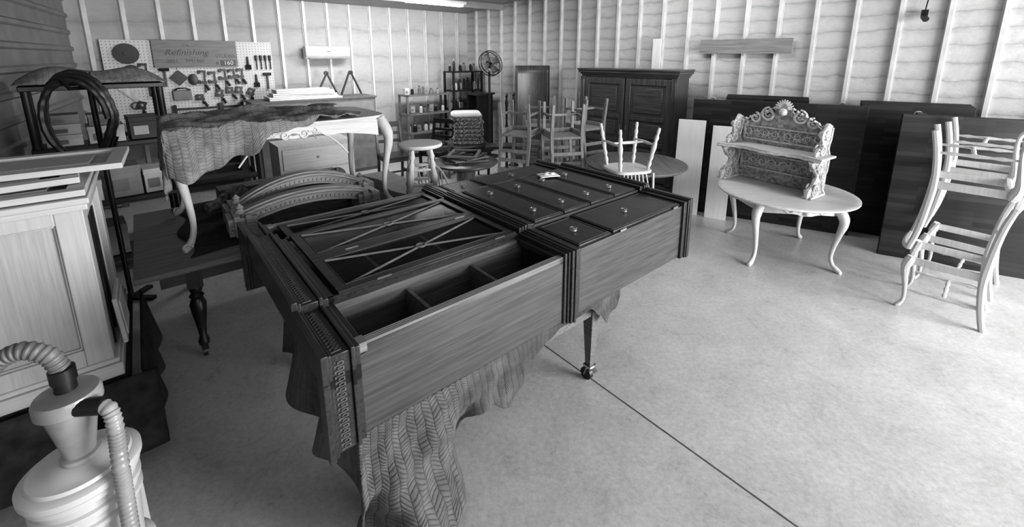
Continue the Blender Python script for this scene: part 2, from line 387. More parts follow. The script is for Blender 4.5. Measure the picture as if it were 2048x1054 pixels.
obj('crown_moulding',m,dwy,H,bev=.003)
def key(f,L0,L1,pitch=.022):
    m=MB();n=int((L1-L0)/pitch);q=pitch/.03
    for i in range(n):
        t=L0+i*pitch;e=.0002
        for a,b,c,d in((0,.0062,.0,.036),(.006,.024,.03,.036),(.018,.0242,.012,.036),(.011,.024,.012,.018),(.024,.03+e,.0,.006)): f(m,t+a*q,t+b*q,c,d)
    obj('fretwork_band',m,dedgey,H)
key(lambda m,a,b,c,d:m.box(-.08+c,-.08+d,a,b,zs+.017,zs+.021),0,w1-.05)
key(lambda m,a,b,c,d:m.box(-.08+c,-.08+d,a,b,zs+.052,zs+.056),w1-.02,w2+.02)
key(lambda m,a,b,c,d:m.box(-.08+c,-.08+d,a,b,zs+.017,zs+.021),w2+.05,W)
key(lambda m,a,b,c,d:m.box(-.08+c,-.08+d,-.021,-.016,a,b),zb,zs+.0)
m=MB()
for (y0,y1,dz) in((0,w1,0),(w1,w2,.03),(w2,W,0)):
    for (x0,x1,p) in((1.13,1.15,.012),(1.15,1.165,.022),(1.165,1.185,.034),(1.185,1.2,.042),(1.2,1.215,.03),(1.215,1.25,.018)):
        ya=y0-p if y0==0 else y0-(p*.5 if dz else 0); yb=y1+p if y1==W else y1+(p*.5 if dz else 0)
        m.box(x0,x1,ya,yb,zb-.01,zs+.02+dz+p*.6)
obj('waist_moulding',m,dwy,H,bev=.003)
m=MB();m.box(1.25,2.37,0,W,zb,ls-.012);m.box(1.25,2.37,w1,w2,zb,lc-.012)
obj('lower_carcass',m,dside,H,bev=.002)
m=MB()
for x0,x1,p in((2.36,2.4,.018),(2.4,2.415,.028),(2.415,2.45,.034)):
    m.box(x0,x1,-p,W+p,zb-.01,ls+p);m.box(x0,x1,w1-p,w2+p,zb,lc+p)
obj('plinth',m,dwy,H,bev=.003)
def pull(x,y,z,par):
    m=MB();m.lathe([(.024,z),(.022,z+.004),(.008,z+.006),(.007,z+.014),(.001,z+.015)],18,(x,y,0))
    m.tube([(x+.02*math.cos(t*pi/10),y+.02*math.sin(t*pi/10),z+.012) for t in range(20)],.0035,8,closed=True)
    obj('ring_pull',m,steel,par)
def front(nm,x0,x1,y0,y1,z,pulls,mt=dwy):
    m=MB();m.box(x0+.004,x1-.004,y0+.004,y1-.004,z-.012,z+.004);d=obj(nm,m,mt,H,bev=.004)
    m=MB()
    for a in((x0+.018,x1-.018,y0+.018,y0+.022),(x0+.018,x1-.018,y1-.022,y1-.018),(x0+.018,x0+.022,y0+.02,y1-.02),(x1-.022,x1-.018,y0+.02,y1-.02)): m.box(*a,z+.002,z+.007)
    obj('cock_bead',m,dside,d)
    for p in pulls:pull(*p,z+.004,d)
for i in range(4):
    x=1.27+.27*i;front('drawer',x,x+.268,w1+.01,w2-.01,lc,[(x+.134,w1+.17),(x+.134,w2-.2)])
for y0,y1 in((.01,w1-.01),(w2+.01,W-.01)):
    front('drawer',1.265,1.56,y0,y1,ls,[(1.41,(y0+y1)/2)]);front('door',1.575,2.355,y0,y1,ls,[(1.92,(y0+y1)/2)])
for xx in(1.63,2.24): obj('hinge',MB().box(xx,xx+.06,-.003,.004,ls-.01,ls),steel,H)
single('rag','crumpled white cleaning rag lying on the dark cabinet','rag',MB().grid(lambda u,v:((u-.5)*.17,(v-.5)*.13,.012+.03*abs(math.sin(u*9+v*4)*math.cos(v*8))*math.sin(pi*u)*math.sin(pi*v)),16,14),cloth,HL(2.06,1.05,lc+.008),.3,solid=.004)

T=thing('wheeled_work_table','padded work table with tapered wooden legs on casters','table',HL(.2,.06),ROT)
obj('top',MB().box(-.1,1.5,0,1.35,.59,.63),board,T)
obj('apron',MB().box(-.05,1.45,.03,.06,.5,.59).box(-.05,1.45,1.29,1.32,.5,.59).box(-.05,-.02,.06,1.29,.5,.59).box(1.42,1.45,.06,1.29,.5,.59),board,T)
for x in(.02,1.34):
    for y in(.06,1.28):
        m=MB();m.tube([(x,y,.59),(x,y,.5),(x,y,.12)],[.055,.055,.028],4);obj('leg',m,board,T)
        c=obj('caster',MB().box(x-.03,x+.03,y-.03,y+.03,.105,.12).beam((x-.02,y,.11),(x-.02,y+.02,.045),.03,.004).beam((x+.02,y,.11),(x+.02,y+.02,.045),.03,.004).cbox((x,y-.035,.1),(.03,.05,.008),(.4,0,0)),steel,T)
        obj('wheel',MB().tube([(x-.014,y+.02,.042),(x+.014,y+.02,.042)],.042,20),black,c)
def zbot(s):
    P=[(-.06,.1),(.1,.05),(.3,.03),(.42,.1),(.5,.26),(.57,.4),(.63,.44),(.72,.38),(.8,.46),(.86,.55),(.95,.5),(1.05,.57),(1.15,.61),(1.4,.62),(1.5,.54),(1.58,.46),(1.66,.52),(1.7,.6)]
    for (a,za),(b,zb_) in zip(P,P[1:]):
        if s<=b:
            t=(s-a)/(b-a);t=t*t*(3-2*t);return za+(zb_-za)*max(0,min(1,t))
    return .6
def drape(u,v):
    L1=1.2;Lt=L1+1.72;d=u*Lt
    if d<L1:
        w=L1-d;s=.02;zb_=.3+.05*math.sin(w*7);zb_=zb_+( .1-zb_)*max(0,1-w/.25)
        z=.64-(.64-zb_)*v;off=.06*v*math.sin(w*13)
        return (s+off-.05*v,w+.02,z)
    s=d-L1-.02;zb_=zbot(s);z=.64-(.64-zb_)*v
    dep=.64-z
    f1=math.sin(s*13+.4+1.8*dep);f2=math.sin(s*27+2-4*dep);f3=math.sin(s*8-9*dep+1)
    amp=min(.11,dep*.26)*(1 if s<.62 else .8)
    off=amp*(.75*f1+.3*f2+.45*f3)+.006*math.sin(s*60+dep*30)*min(1,dep*6)+.007*math.sin(dep*55+s*19)*min(1,dep*6)
    if s<.55: off+=.04*math.sin(dep*16+s*7)*dep
    return (s+.05*math.sin(s*13+2+3*dep)*dep,.03+off-.1*dep,z)
Lx=2.92
single('moving_blanket','dark quilted moving blanket draped between cabinet and work table','blanket',MB().grid(drape,240,50,lambda a,b:(a*Lx,.6*b)),quiltm,tuple(O),ROT,solid=.006)
single('blanket_pad','dark quilted blanket pad spread on the work table','blanket',MB().grid(lambda a,b:(.06+1.6*a,.09+1.28*b,.644+.004*math.sin(a*40)*math.sin(b*30)),30,30,lambda a,b:(a*1.6,b*1.4)),quiltm,tuple(O),ROT,solid=.006)

# ---------------- low left table ----------------
T=thing('low_work_table','worn wooden board table on dark turned legs','table',HL(-.665,1.91),ROT)
obj('top',MB().box(0,2.35,0,1.5,.71,.75),boardx,T,bev=.004)
obj('apron',MB().box(.12,2.2,.1,.13,.6,.71).box(.12,2.2,1.37,1.4,.6,.71).box(.12,.15,.13,1.37,.6,.71),dwx,T)
for x in(.3,2.1):
    for y in(.14,1.36):
        m=MB();m.box(x-.045,x+.045,y-.045,y+.045,.55,.71);m.lathe([(.03,.1),(.035,.13),(.022,.17),(.03,.25),(.045,.36),(.05,.42),(.035,.46),(.045,.48),(.03,.5),(.045,.54),(.04,.56)],16,(x,y,0));obj('leg',m,dwz,T)
        c=obj('caster',MB().cbox((x,y,.085),(.04,.05,.04)),blackm,T);obj('wheel',MB().cyl((x-.012,y+.015,.04),(x+.012,y+.015,.04),.04),black,c)
single('dark_padding','dark quilted blanket lying on the low work table','blanket',MB().grid(lambda a,b:(.3+1.75*a+.04*math.sin(b*11),.14+1.3*b+.05*math.sin(a*9),.754+.004*math.sin(a*25)*math.sin(b*19)+.004),40,30,lambda a,b:(a*1.7,b*1.3)),darkcl,HL(-.665,1.91),ROT,solid=.003)

def cabriole(m,x,y,h,dx,dy,k=1,n=10,kr=None):
    kr=kr or k
    P=[(0,1,.034),(.02,.93,.04),(.045,.84,.04),(.05,.74,.033),(.03,.55,.024),(.01,.35,.019),(.005,.2,.016),(.02,.1,.017),(.05,.04,.022),(.07,.015,.02),(.06,.0,.012)]
    m.stube([(x+dx*a*k,y+dy*a*k,b*h+.004) for a,b,r in P],[r*kr for a,b,r in P],n)
D=thing('bleached_dining_table','stripped pale table with cabriole legs and carved scalloped apron','table',HL(-.36,2.16,.768),ROT)
tl,td,th_=1.52,.92,.83
m=MB();pts=[]
for i in range(48):
    t=2*pi*i/48;c,s_=math.cos(t),math.sin(t)
    pts.append((tl/2+math.copysign(abs(c)**.35,c)*(tl/2+.03),td/2+math.copysign(abs(s_)**.35,s_)*(td/2+.03)))
m.prism(pts,.022,Matrix.Translation((0,0,th_-.022)));m.prism([(tl/2+(x-tl/2)*.97,td/2+(y-td/2)*.97) for x,y in pts],.016,Matrix.Translation((0,0,th_-.038)));obj('top',m,palex,D,bev=.004)
def scallop(L,n=40):
    top=[(L,0),(0,0)];bot=[]
    for i in range(n+1):
        t=i/n;z=-.14+.075*math.sin(pi*t)**.8-.025*math.exp(-((t-.5)/.07)**2)-.015*math.exp(-((t-.3)/.04)**2)-.015*math.exp(-((t-.7)/.04)**2)
        bot.append((L*t,z))
    return top+bot
for y in(.03,td-.05):
    m=MB().prism(scallop(tl-.16),.022,Matrix.Translation((.08,y,th_-.038))@XZ)
    yy=y-.004
    for sx in(-1,1):
        m.spiral((tl/2+sx*.07,yy,th_-.095),.035,1.4,.007,flip=sx,st=pi if sx>0 else 0);m.spiral((tl/2+sx*.15,yy,th_-.085),.025,1.2,.006,flip=-sx,st=pi/2)
        m.tube([(tl/2+sx*(.1+.05*k),yy,th_-.08-.012*k*k*.5) for k in range(7)],.007,6)
    m.lathe([(.02,0),(.028,.006),(.012,.014)],12,(tl/2,yy-.002,th_-.1));obj('apron',m,palex,D)
for x in(.03,tl-.05):
    m=MB().prism([(a*(td-.16)/(tl-.16),b) for a,b in scallop(tl-.16)],.022,Matrix.Translation((x,.08,th_-.038))@YZ);obj('apron',m,paley,D)
for x,dx in((.05,-.7),(tl-.05,.7)):
    for y,dy in((.05,-.7),(td-.05,.7)):
        m=MB();cabriole(m,x,y,th_-.03,dx,dy,1.35,12,1.2)
        m.spiral((x+dx*.085,y+dy*.11,.03),.03,1.3,.01,plane='xz',n=18);obj('leg',m,pale,D)
def bl(u,v):
    p=-.4+u*1.66
    H_=[(-.5,.36),(.05,.37),(.18,.36),(.3,.3),(.42,.27),(.55,.2),(.65,.13),(.85,.07),(1.1,.05),(1.3,.03)]
    hang=.03
    for (a,ha),(b,hb) in zip(H_,H_[1:]):
        if a<=p<=b: t=(p-a)/(b-a);hang=ha+(hb-ha)*t
    hang+=.016*math.sin(p*31)+.014*math.sin(p*17+1)
    q=-hang+(td-.02+hang)*v
    dx=max(0,-.04-p);dy=max(0,-.04-q)
    drop=max(dx,dy)+.25*min(dx,dy)
    x=max(p,-.045)-(.05*math.sin(q*15)+.05)*dx;y=max(q,-.045)-(.16*math.sin(p*12+4*dy)+.12+.08*math.sin(p*29))*dy
    top=1 if dx+dy<=0 else 0
    z=th_+.016+.01*math.sin(p*9)*math.sin(q*7)+.018*math.sin(p*5+q*11)**2-drop
    z+=top*(.014*math.sin(p*23+3*math.sin(q*9))*math.sin(q*19+2)+.03*math.exp(-((q-.45-.25*math.sin(p*3))/.06)**2)*(1+.5*math.sin(p*14)))
    if u>.85: x+=(.04*math.sin(q*12)+.03*math.sin(q*29))*(u-.85)/.15
    return (x,y,z+.012)
single('faded_blanket','faded quilted moving blanket thrown over the stripped table','blanket',MB().grid(bl,120,90,lambda a,b:(a*1.5,b*1.35)),quiltl,HL(-.36,2.16,.768),ROT,solid=.008)
def stool(k=1.17):
    t=thing('stool','stripped pale round stool with turned legs and rungs','stool',HL(1.47,2.16,.762),.3)
    obj('seat',MB().lathe([(.15*k,.43*k),(.17*k,.437*k),(.175*k,.45*k),(.17*k,.463*k),(.15*k,.467*k),(.02,.462*k)],32),palex,t)
    q=[]
    for j in range(4):
        a=pi/4+j*pi/2;p0=Vector((.1*math.cos(a),.1*math.sin(a),.43))*k;p1=Vector((.155*math.cos(a),.155*math.sin(a),0))*k;q.append((p0,p1))
        obj('leg',MB().turned(p0,p1,.025*k),pale,t)
    for j in range(4):
        for f in(.4,.68):
            a=q[j][0].lerp(q[j][1],f+(j%2)*.05);b=q[(j+1)%4][0].lerp(q[(j+1)%4][1],f+(j%2)*.05)
            obj('rung',MB().turned(a,b,.012*k,[.7,.8,1.1,1.3,1.1,.8,.7],8),pale,t)
stool()
for k,(s0,w,rise,sp) in enumerate(((-.02,2.24,.09,.98),(-.0,2.52,.16,1.04))):
    t=thing('curved_rail','curved carved wooden rail with stepped block ends','furniture part',HL(s0,w,.775),ROT-.02+.04*k,group='curved rails under the stripped table')
    m=MB();N=28
    pr=[(i/N*sp,.055+rise*4*(i/N)*(1-i/N)) for i in range(N+1)]
    def band(a,b,y0,y1): m.prism([(x,z+a) for x,z in pr]+[(x,z+b) for x,z in pr[::-1]],y1-y0,Matrix.Translation((0,y0,0))@XZ)
    band(0,.1,0,.11);band(.004,.024,-.018,.12);band(.06,.072,-.012,.115);band(.078,.098,-.022,.125);band(.1,.114,.012,.098)
    for i in range(2,N-1): m.cbox((pr[i][0],-.002,pr[i][1]+.042),(.016,.016,.018))
    obj('rail',m,midx,t,bev=.003)
    for x in(-.08,sp-.09):
        m=MB()
        for j in range(5): m.box(x-.01+j*.038,x+.028+j*.038,-.05-.016*(j%2),.15+.016*(j%2),.0 if 0<j<4 else .01,.14+.02*(j%2))
        m.lathe([(.03,.14),(.045,.16),(.02,.19),(.03,.2),(.005,.23)],12,(x+.08,.04,0))
        for j in range(4): m.spiral((x+.01+.045*j,-.064,.06),.024,1.2,.007,n=14)
        obj('end_block',m,midx,t,bev=.005)
for k,(s,w,rz) in enumerate(((.0,2.98,.5),(.95,3.0,1.2))):
    t=thing('carved_capital','carved wooden column capital with acanthus leaves','furniture part',HL(s,w,.86),rot=(0,pi/2-.1,ROT+rz),group='carved column capitals')
    m=MB();m.lathe([(.04,-.2),(.045,-.1),(.055,-.08),(.05,-.06),(.06,0),(.075,.08),(.07,.1),(.085,.14)],24)
    for i in range(14):
        a=2*pi*i/14;m.tube([(r*math.cos(a),r*math.sin(a),z) for r,z in((.05,-.07),(.062,-.01),(.075,.05),(.09,.09),(.082,.07))],[.012,.014,.013,.009,.003],6)
    obj('body',m,carve2,t)
single('rail_board','long bare wooden panel lying beneath the stripped table','board',MB().box(0,1.1,0,.2,0,.12),board,HL(-.05,3.18,.775),ROT+.03,bev=.004)

# ---------------- left oak cabinet ----------------
C=thing('oak_cabinet','pale limed oak cabinet with recessed side panel and open back','cabinet',(-2.05,1.97,.5),ROT)
w_,d_,h_=.72,.9,.92
obj('side_panel',MB().box(-w_+.02,-.02,.0,.012,.06,h_-.02),oakp,C,bev=.003)
m=MB();m.box(-.1,0,-.026,.02,.08,h_);m.box(-w_,-w_+.1,-.026,.02,.08,h_);m.box(-w_+.1,-.1,-.026,.0,h_-.09,h_);m.box(-w_+.1,-.1,-.026,.0,.08,.18)
for a in((-w_+.1,-.1,h_-.1,h_-.09),(-w_+.1,-.1,.18,.19),(-w_+.1,-w_+.11,.18,h_-.09),(-.11,-.1,.18,h_-.09)): m.box(a[0],a[1],-.014,.0,a[2],a[3])
obj('panel_frame',m,oak,C,bev=.006)
m=MB();m.box(-w_,-w_+.02,.02,d_,0,h_);m.box(-w_,0,d_-.02,d_,0,h_);m.box(-w_,0,.02,d_,0,.03);m.box(-w_,0,.02,d_,h_-.02,h_)
m.box(-.03,0,.02,.1,0,h_);m.box(-.03,0,d_-.12,d_-.02,0,h_);m.box(-.025,0,.1,d_-.1,h_-.1,h_-.02);m.box(-.4,0,.45,.47,.03,h_)
obj('carcass',m,oak,C,bev=.003)
m=MB();m.box(-w_-.03,.03,-.055,d_,-.0,.07);m.box(-w_-.02,.02,-.04,d_,.07,.095);obj('base_moulding',m,oakx,C,bev=.006)
m=MB();m.box(-w_-.02,.03,-.05,d_,h_,h_+.03);m.box(-w_-.01,.02,-.04,d_,h_-.03,h_);obj('top',m,oakx,C,bev=.006)
obj('drawer_runner',MB().box(-.02,.005,.12,.16,.1,h_-.1).box(-.02,.005,.3,.32,.1,h_-.1),blackm,C)
for i,(x,y,rz,z) in enumerate(((-.76,-.02,.0,.955),(-.78,.06,.08,.99),(-.62,.22,-.04,1.025))):
    m=MB();a,b=.78,.56
    m.box(0,a,0,.07,0,.03);m.box(0,a,b-.07,b,0,.03);m.box(0,.07,.07,b-.07,0,.03);m.box(a-.07,a,.07,b-.07,0,.03)
    P=Vector((-2.05,1.97,.5))+A*x+B*y+Vector((0,0,z))
    d=single('cabinet_door','loose pale oak panelled door lying flat on the cabinet','door',m,oakx,tuple(P),ROT+rz,bev=.004,group='loose doors stacked on the oak cabinet')
    obj('raised_panel',MB().box(.07,a-.07,.07,b-.07,.004,.01).box(.14,a-.14,.14,b-.14,.01,.024),oakp,d,bev=.003)
m=MB();m.box(0,.3,0,.02,0,.26);m.box(.03,.27,-.008,0,.03,.23)
single('drawer_front','small pale drawer front leaning on the oak cabinet','drawer',m,oakx,tuple(Vector((-2.05,1.97,.6))+A*.055+B*.08),rot=(-.05,0,ROT+pi/2),bev=.004)
S=thing('padded_stand','low stand wrapped in dark moving blankets','stand',(-2.05,1.97,0),ROT)
obj('frame',MB().box(-.75,-.02,.05,.95,.05,.44),board,S)
def bk(u,v):
    d=u*2.0;z=.497-.42*v*(.93+.05*math.sin(u*17));o=.03+.05*v+.02*math.sin(u*34)*v
    if d<.9: return (-.8+d+ (.06 if d>.85 else 0),-.06-o,z)
    return (.06+o,-.06+(d-.9)*.95,z)
obj('blanket_skirt',MB().grid(bk,90,14),darkcl,S,solid=.008)
obj('blanket_top',MB().box(-.76,.05,-.05,.98,.44,.498),darkcl,S,bev=.02)
single('leaning_panel','pale board standing on edge beside the padded stand','board',MB().box(0,.03,0,.6,0,.42),oak,(-1.6,1.5,0),ROT+.2,bev=.003)

# ---------------- dust cyclone ----------------
V=thing('dust_separator_bucket','stacked white plastic buckets with domed lid under a cyclone','bucket',(-1.44,1.2,0))
k=.77;kz=.93
m=MB()
for z0 in(0,.41):
    m.lathe([(r*k,(z0+z)*kz) for r,z in((.15,0),(.165,.24),(.18,.245),(.18,.262),(.166,.267),(.167,.295),(.182,.3),(.182,.318),(.168,.323),(.17,.355),(.188,.36),(.188,.39),(.16,.41))],44)
obj('bucket',m,whitep,V)
m=MB();m.lathe([(r*k,z*kz) for r,z in((.19,.79),(.2,.8),(.2,.822),(.185,.83),(.17,.832),(.165,.845),(.11,.85),(.08,.865))],44);obj('lid',m,whitep,V)
Y=thing('dust_cyclone','cloudy plastic cyclone dust separator cone on the bucket','dust separator',(-1.43,1.2,.806))
c_=1.12
def sc(pr): return [(r*c_,z*1.2) for r,z in pr]
obj('cone',MB().lathe(sc([(.045,0),(.045,.012),(.036,.016),(.038,.03),(.06,.15),(.062,.16)]),32),cloudy,Y)
obj('collar',MB().lathe(sc([(.07,.16),(.075,.163),(.075,.19),(.07,.2),(.04,.203)]),32),cloudy,Y)
obj('top_port',MB().lathe([(.028,.24),(.028,.275),(.033,.277),(.033,.32),(.027,.322)],20,(-.01,0.01,0)),black,Y)
obj('side_port',MB().cyl((.06,-.03,.21),(.125,-.015,.205),.026,.028),black,Y)
def hose(name,label,pts,r,m_,loc=(0,0,0),rings=1.0,grp=None,n=12):
    P=[Vector(p) for p in pts];P=[P[0]*2-P[1]]+P+[P[-1]*2-P[-2]];out=[]
    for i in range(1,len(P)-2):
        seg=(P[i+1]-P[i]).length;K=max(4,int(seg/.004*rings))
        for k in range(K):
            t=k/K;a,b,c,d=P[i-1],P[i],P[i+1],P[i+2]
            out.append(.5*((2*b)+(c-a)*t+(2*a-5*b+4*c-d)*t*t+(3*b-a-3*c+d)*t**3))
    rr=[r*(1+(.08 if (i//2)%2 else -.06)) for i in range(len(out))]
    return single(name,label,'hose',MB().tube(out,rr,n),m_,loc,group=grp)
hose('vacuum_hose','ribbed grey vacuum hose plugged into cyclone top',[(-1.44,1.21,1.124),(-1.46,1.2,1.18),(-1.52,1.18,1.21),(-1.59,1.15,1.165),(-1.64,1.1,1.05),(-1.66,1.05,.85),(-1.66,1.02,.6)],.026,greyp,n=16)
hose('vacuum_hose','ribbed pale vacuum hose running from cyclone side to the floor',[(-1.31,1.185,1.01),(-1.28,1.18,.995),(-1.26,1.165,.93),(-1.255,1.15,.8),(-1.25,1.13,.45),(-1.22,1.1,.15),(-1.1,1.0,.035)],.021,cloudy,n=16)

# ---------------- chairs ----------------
def chair(name,label,style,mt,loc,rz=0,rot=None,group=None,sh=.46,bh=1.0,sw=.46,sd=.44):
    t=thing(name,label,'chair',loc,rz,rot,group)
    x=sw/2-.02;y=sd/2-.02
    if style=='french':
        sp=[.7,.8,1.3,.8,1,1.3,1,.8,1.3,.8,.7]
        for sx in(-1,1):
            m=MB();cabriole(m,sx*x,-y,sh,sx*.3,-.55,.95,10,.88);obj('leg',m,mt,t)
            m=MB();P=[(sx*x,y+.05,0),(sx*x,y+.02,.15),(sx*x,y,.32),(sx*x,y-.002,sh),(sx*x,y+.012,.65),(sx*(x-.005),y+.035,.84),(sx*(x-.01),y+.07,bh)]
            m.stube(P,[.022,.023,.025,.029,.026,.024,.022],8);obj('leg',m,mt,t)
        m=MB();m.prism([(a*(2*x)/1.36,b*.6) for a,b in scallop(1.36,20)],.028,Matrix.Translation((-x,-y-.014,sh))@XZ)
        m.box(-x,x,y-.014,y+.014,sh-.06,sh);m.box(-x-.014,-x+.014,-y,y,sh-.06,sh);m.box(x-.014,x+.014,-y,y,sh-.06,sh);obj('seat_frame',m,mt,t,bev=.004)
        obj('crest_rail',MB().stube([(-x,y+.07,bh-.01),(-x*.5,y+.085,bh+.012),(0,y+.09,bh+.025),(x*.5,y+.085,bh+.012),(x,y+.07,bh-.01)],[.02,.027,.03,.027,.02],8),mt,t)
        obj('back_rail',MB().stube([(-x,y+.02,.7),(0,y+.03,.715),(x,y+.02,.7)],.016,8),mt,t)
        for sx in(-1,1): obj('stretcher',MB().turned((sx*x,-y,.17),(sx*x,y+.02,.17),.013,sp,8),mt,t)
        obj('stretcher',MB().turned((-x,.02,.17),(x,.02,.17),.013,sp,8),mt,t)
        obj('stretcher',MB().turned((-x,y+.01,.24),(x,y+.01,.24),.012,sp,8),mt,t)
    elif style=='ladder':
        for sx in(-1,1):
            obj('leg',MB().tube([(sx*x,-y,0),(sx*x,-y,sh-.02)],[.024,.03],4),mt,t)
            obj('leg',MB().tube([(sx*x,y+.05,0),(sx*x,y,sh-.1),(sx*x,y,sh+.05),(sx*x,y+.09,bh)],[.024,.03,.03,.022],4),mt,t)
        obj('seat',MB().box(-sw/2,sw/2,-sd/2,sd/2,sh-.02,sh+.012).box(-x,x,-y-.01,-y+.01,sh-.08,sh-.02).box(-x-.01,-x+.01,-y,y,sh-.08,sh-.02).box(x-.01,x+.01,-y,y,sh-.08,sh-.02),mt,t,bev=.006)
        m=MB()
        for z,h in((bh-.05,.09),(bh-.2,.05),(bh-.33,.05)):
            yy=y+.09*(z-sh)/(bh-sh);m.box(-x,x,yy-.01,yy+.01,z-h/2,z+h/2)
        obj('backrest',m,mt,t,bev=.004)
        for sx in(-1,1): obj('stretcher',MB().box(sx*x-.01,sx*x+.01,-y,y+.03,.15,.18),mt,t)
        obj('stretcher',MB().box(-x,x,-.01,.01,.15,.18),mt,t)
    else:
        q=[]
        for sx,sy in((-1,-1),(1,-1),(1,1),(-1,1)):
            p0=Vector((sx*x*.75,sy*y*.75,sh));p1=Vector((sx*x*1.05,sy*y*1.1,0));q.append((p0,p1));obj('leg',MB().turned(p0,p1,.026),mt,t)
        m=MB();pts=[]
        for i in range(32):
            a=2*pi*i/32;c,s_=math.cos(a),math.sin(a);pts.append((math.copysign(abs(c)**.6,c)*sw/2,math.copysign(abs(s_)**.6,s_)*sd/2))
        m.prism(pts,.035,Matrix.Translation((0,0,sh-.005)));obj('seat',m,mt,t,bev=.01)
        for a,b in((0,3),(1,2)):
            obj('stretcher',MB().turned(q[a][0].lerp(q[a][1],.6),q[b][0].lerp(q[b][1],.6),.014,[.7,.8,1.2,1.3,1.2,.8,.7],8),mt,t)
        obj('stretcher',MB().turned((-x*.9,0,sh*.4),(x*.9,0,sh*.4),.014,[.7,.8,1.2,1.3,1.2,.8,.7],8),mt,t)
        m=MB();hp=[]
        for i in range(21):
            a=pi*i/20;hp.append((-x*math.cos(a),y-.02+.1*math.sin(a),sh+.03+(bh-sh-.03)*math.sin(a)**.6))
        m.tube(hp,.013,8)
        for i in range(1,8):
            xx=-x+2*x*i/8;zt=sh+.03+(bh-sh-.03)*max(0,(1-(xx/x)**2))**.3
            m.tube([(xx*.8,y-.03,sh+.02),(xx,y+.07,zt)],.009,6)
        obj('backrest',m,mt,t)
    return t
rzf=math.atan2(.7,-.72)+pi/2-.08
Gf='stacked pale chair frames'
c1=chair('dining_chair','stripped pale chair frame with cabriole front legs, no seat pad','french',rawz,(3.66,3.36,0),rzf,group=Gf,sw=.5,sd=.46)
z_i=1.53
Lu='stripped pale chair frame turned upside down on another chair'
dup(c1,(3.68,3.35,z_i),rot=(pi,0,rzf+.06),label=Lu)
dup(c1,(4.22,3.8,0),rzf-.06,label='stripped pale chair frame with another chair on it')
dup(c1,(4.24,3.79,z_i),rot=(pi,0,rzf-.02),label=Lu)
c2=chair('ladder_back_chair','mid-brown wooden ladder back chair supporting an upturned chair','ladder',mid,(.12,6.12,0),-.4,group='stacked brown ladder back chairs')
L2='mid-brown wooden ladder back chair turned upside down on another'
dup(c2,(.12,6.12,1.48),rot=(pi,0,-.4),label=L2)
for x,y,r in((.7,5.95,.2),(.44,6.85,-.2),(1.12,6.65,.6)):
    dup(c2,(x,y,0),r);dup(c2,(x,y,1.48),rot=(pi,0,r),label=L2)
chair('white_chair','pale spindle-back chair turned upside down on the round table','windsor',pale,(1.36,4.98,1.315),rot=(pi,0,.25),bh=.95,sh=.5,sw=.5,sd=.48)
chair('white_chair','pale hoop-back windsor chair standing behind the stool','windsor',pale,(-.82,5.0,0),2.7,bh=.93,sh=.44)
for x,y,r in((-2.0,7.2,.6),(-1.35,7.6,-.4)):
    chair('dark_chair','dark wooden ladder back chair among stored furniture','ladder',dwz,(x,y,0),r,bh=1.0,group='dark ladder back chairs')

# ---------------- round tables ----------------
def roundtable(name,label,loc,R,h,mt,mz):
    t=thing(name,label,'table',loc)
    obj('top',MB().lathe([(R-.04,h-.05),(R-.02,h-.035),(R-.025,h-.03),(R,h-.02),(R,h-.006),(R-.01,h)],56),mt,t)
    obj('pedestal',MB().lathe([(.16,.08),(.17,.14),(.1,.2),(.08,.3),(.13,.42),(.14,.5),(.09,.56),(.16,.6),(.3,h-.05)],28),mz,t)
    for k in range(4):
        a=k*pi/2+.5;m=MB();m.tube([(math.cos(a)*r,math.sin(a)*r,z) for r,z in((.08,.16),(.2,.14),(.34,.07),(.42,.03))],[.05,.045,.035,.03],8);obj('foot',m,mz,t)
roundtable('round_table','dark stained round pedestal table',(1.6,5.48,0),.64,.76,board,armw)
roundtable('small_round_table','small brown round table with loose frames on top',(-.66,6.0,0),.46,.65,armx,armw)
for i in range(4):
    m=MB();a,b=.62-.05*i,.42;m.box(-a/2,a/2,-b/2,-b/2+.04,0,.025);m.box(-a/2,a/2,b/2-.04,b/2,0,.025);m.box(-a/2,-a/2+.04,-b/2+.04,b/2-.04,0,.025);m.box(a/2-.04,a/2,-b/2+.04,b/2-.04,0,.025)
    single('wooden_frame','loose brown wooden frame stacked on a small table','frame',m,board if i%2 else armx,(-.68,6.05,.652+.027*i),.3+.4*i,bev=.003,group='loose wooden frames')
T=thing('white_round_table','bleached round table with carved apron and cabriole legs','table',(2.92,4.45,0))
R=.65;h=.70
obj('top',MB().lathe([(R-.05,h-.035),(R-.015,h-.028),(R,h-.018),(R,h-.006),(R-.015,h),(R-.06,h-.002),(.01,h)],64),palex,T)
m=MB();Ra=.5;N=96;vs=[];fs=[]
for i in range(N):
    a=2*pi*i/N;f=abs(math.sin(2*(a-math.radians(36))));z=h-.14+.05*f-.02*math.exp(-((f-1)/.05)**2)
    for r,zz in((Ra,h-.035),(Ra,z),(Ra-.02,z),(Ra-.02,h-.035)): vs.append((r*math.cos(a),r*math.sin(a),zz))
for i in range(N):
    j=(i+1)%N
    for k in range(4): fs.append((4*i+k,4*j+k,4*j+(k+1)%4,4*i+(k+1)%4))
m._add(vs,fs)
for q in(-99,-9,81,171):
    for sg in(-1,1):
        a=math.radians(q+sg*7);m.tube([((Ra+.004)*math.cos(a+sg*t*.05),(Ra+.004)*math.sin(a+sg*t*.05),h-.075+.018*math.sin(t*1.3)) for t in range(7)],[.006,.01,.012,.01,.009,.007,.004],6)
    a=math.radians(q);m.lathe([(.03,-.02),(.035,0),(.02,.02)],12,((Ra)*math.cos(a),(Ra)*math.sin(a),h-.08))
obj('apron',m,palex,T)
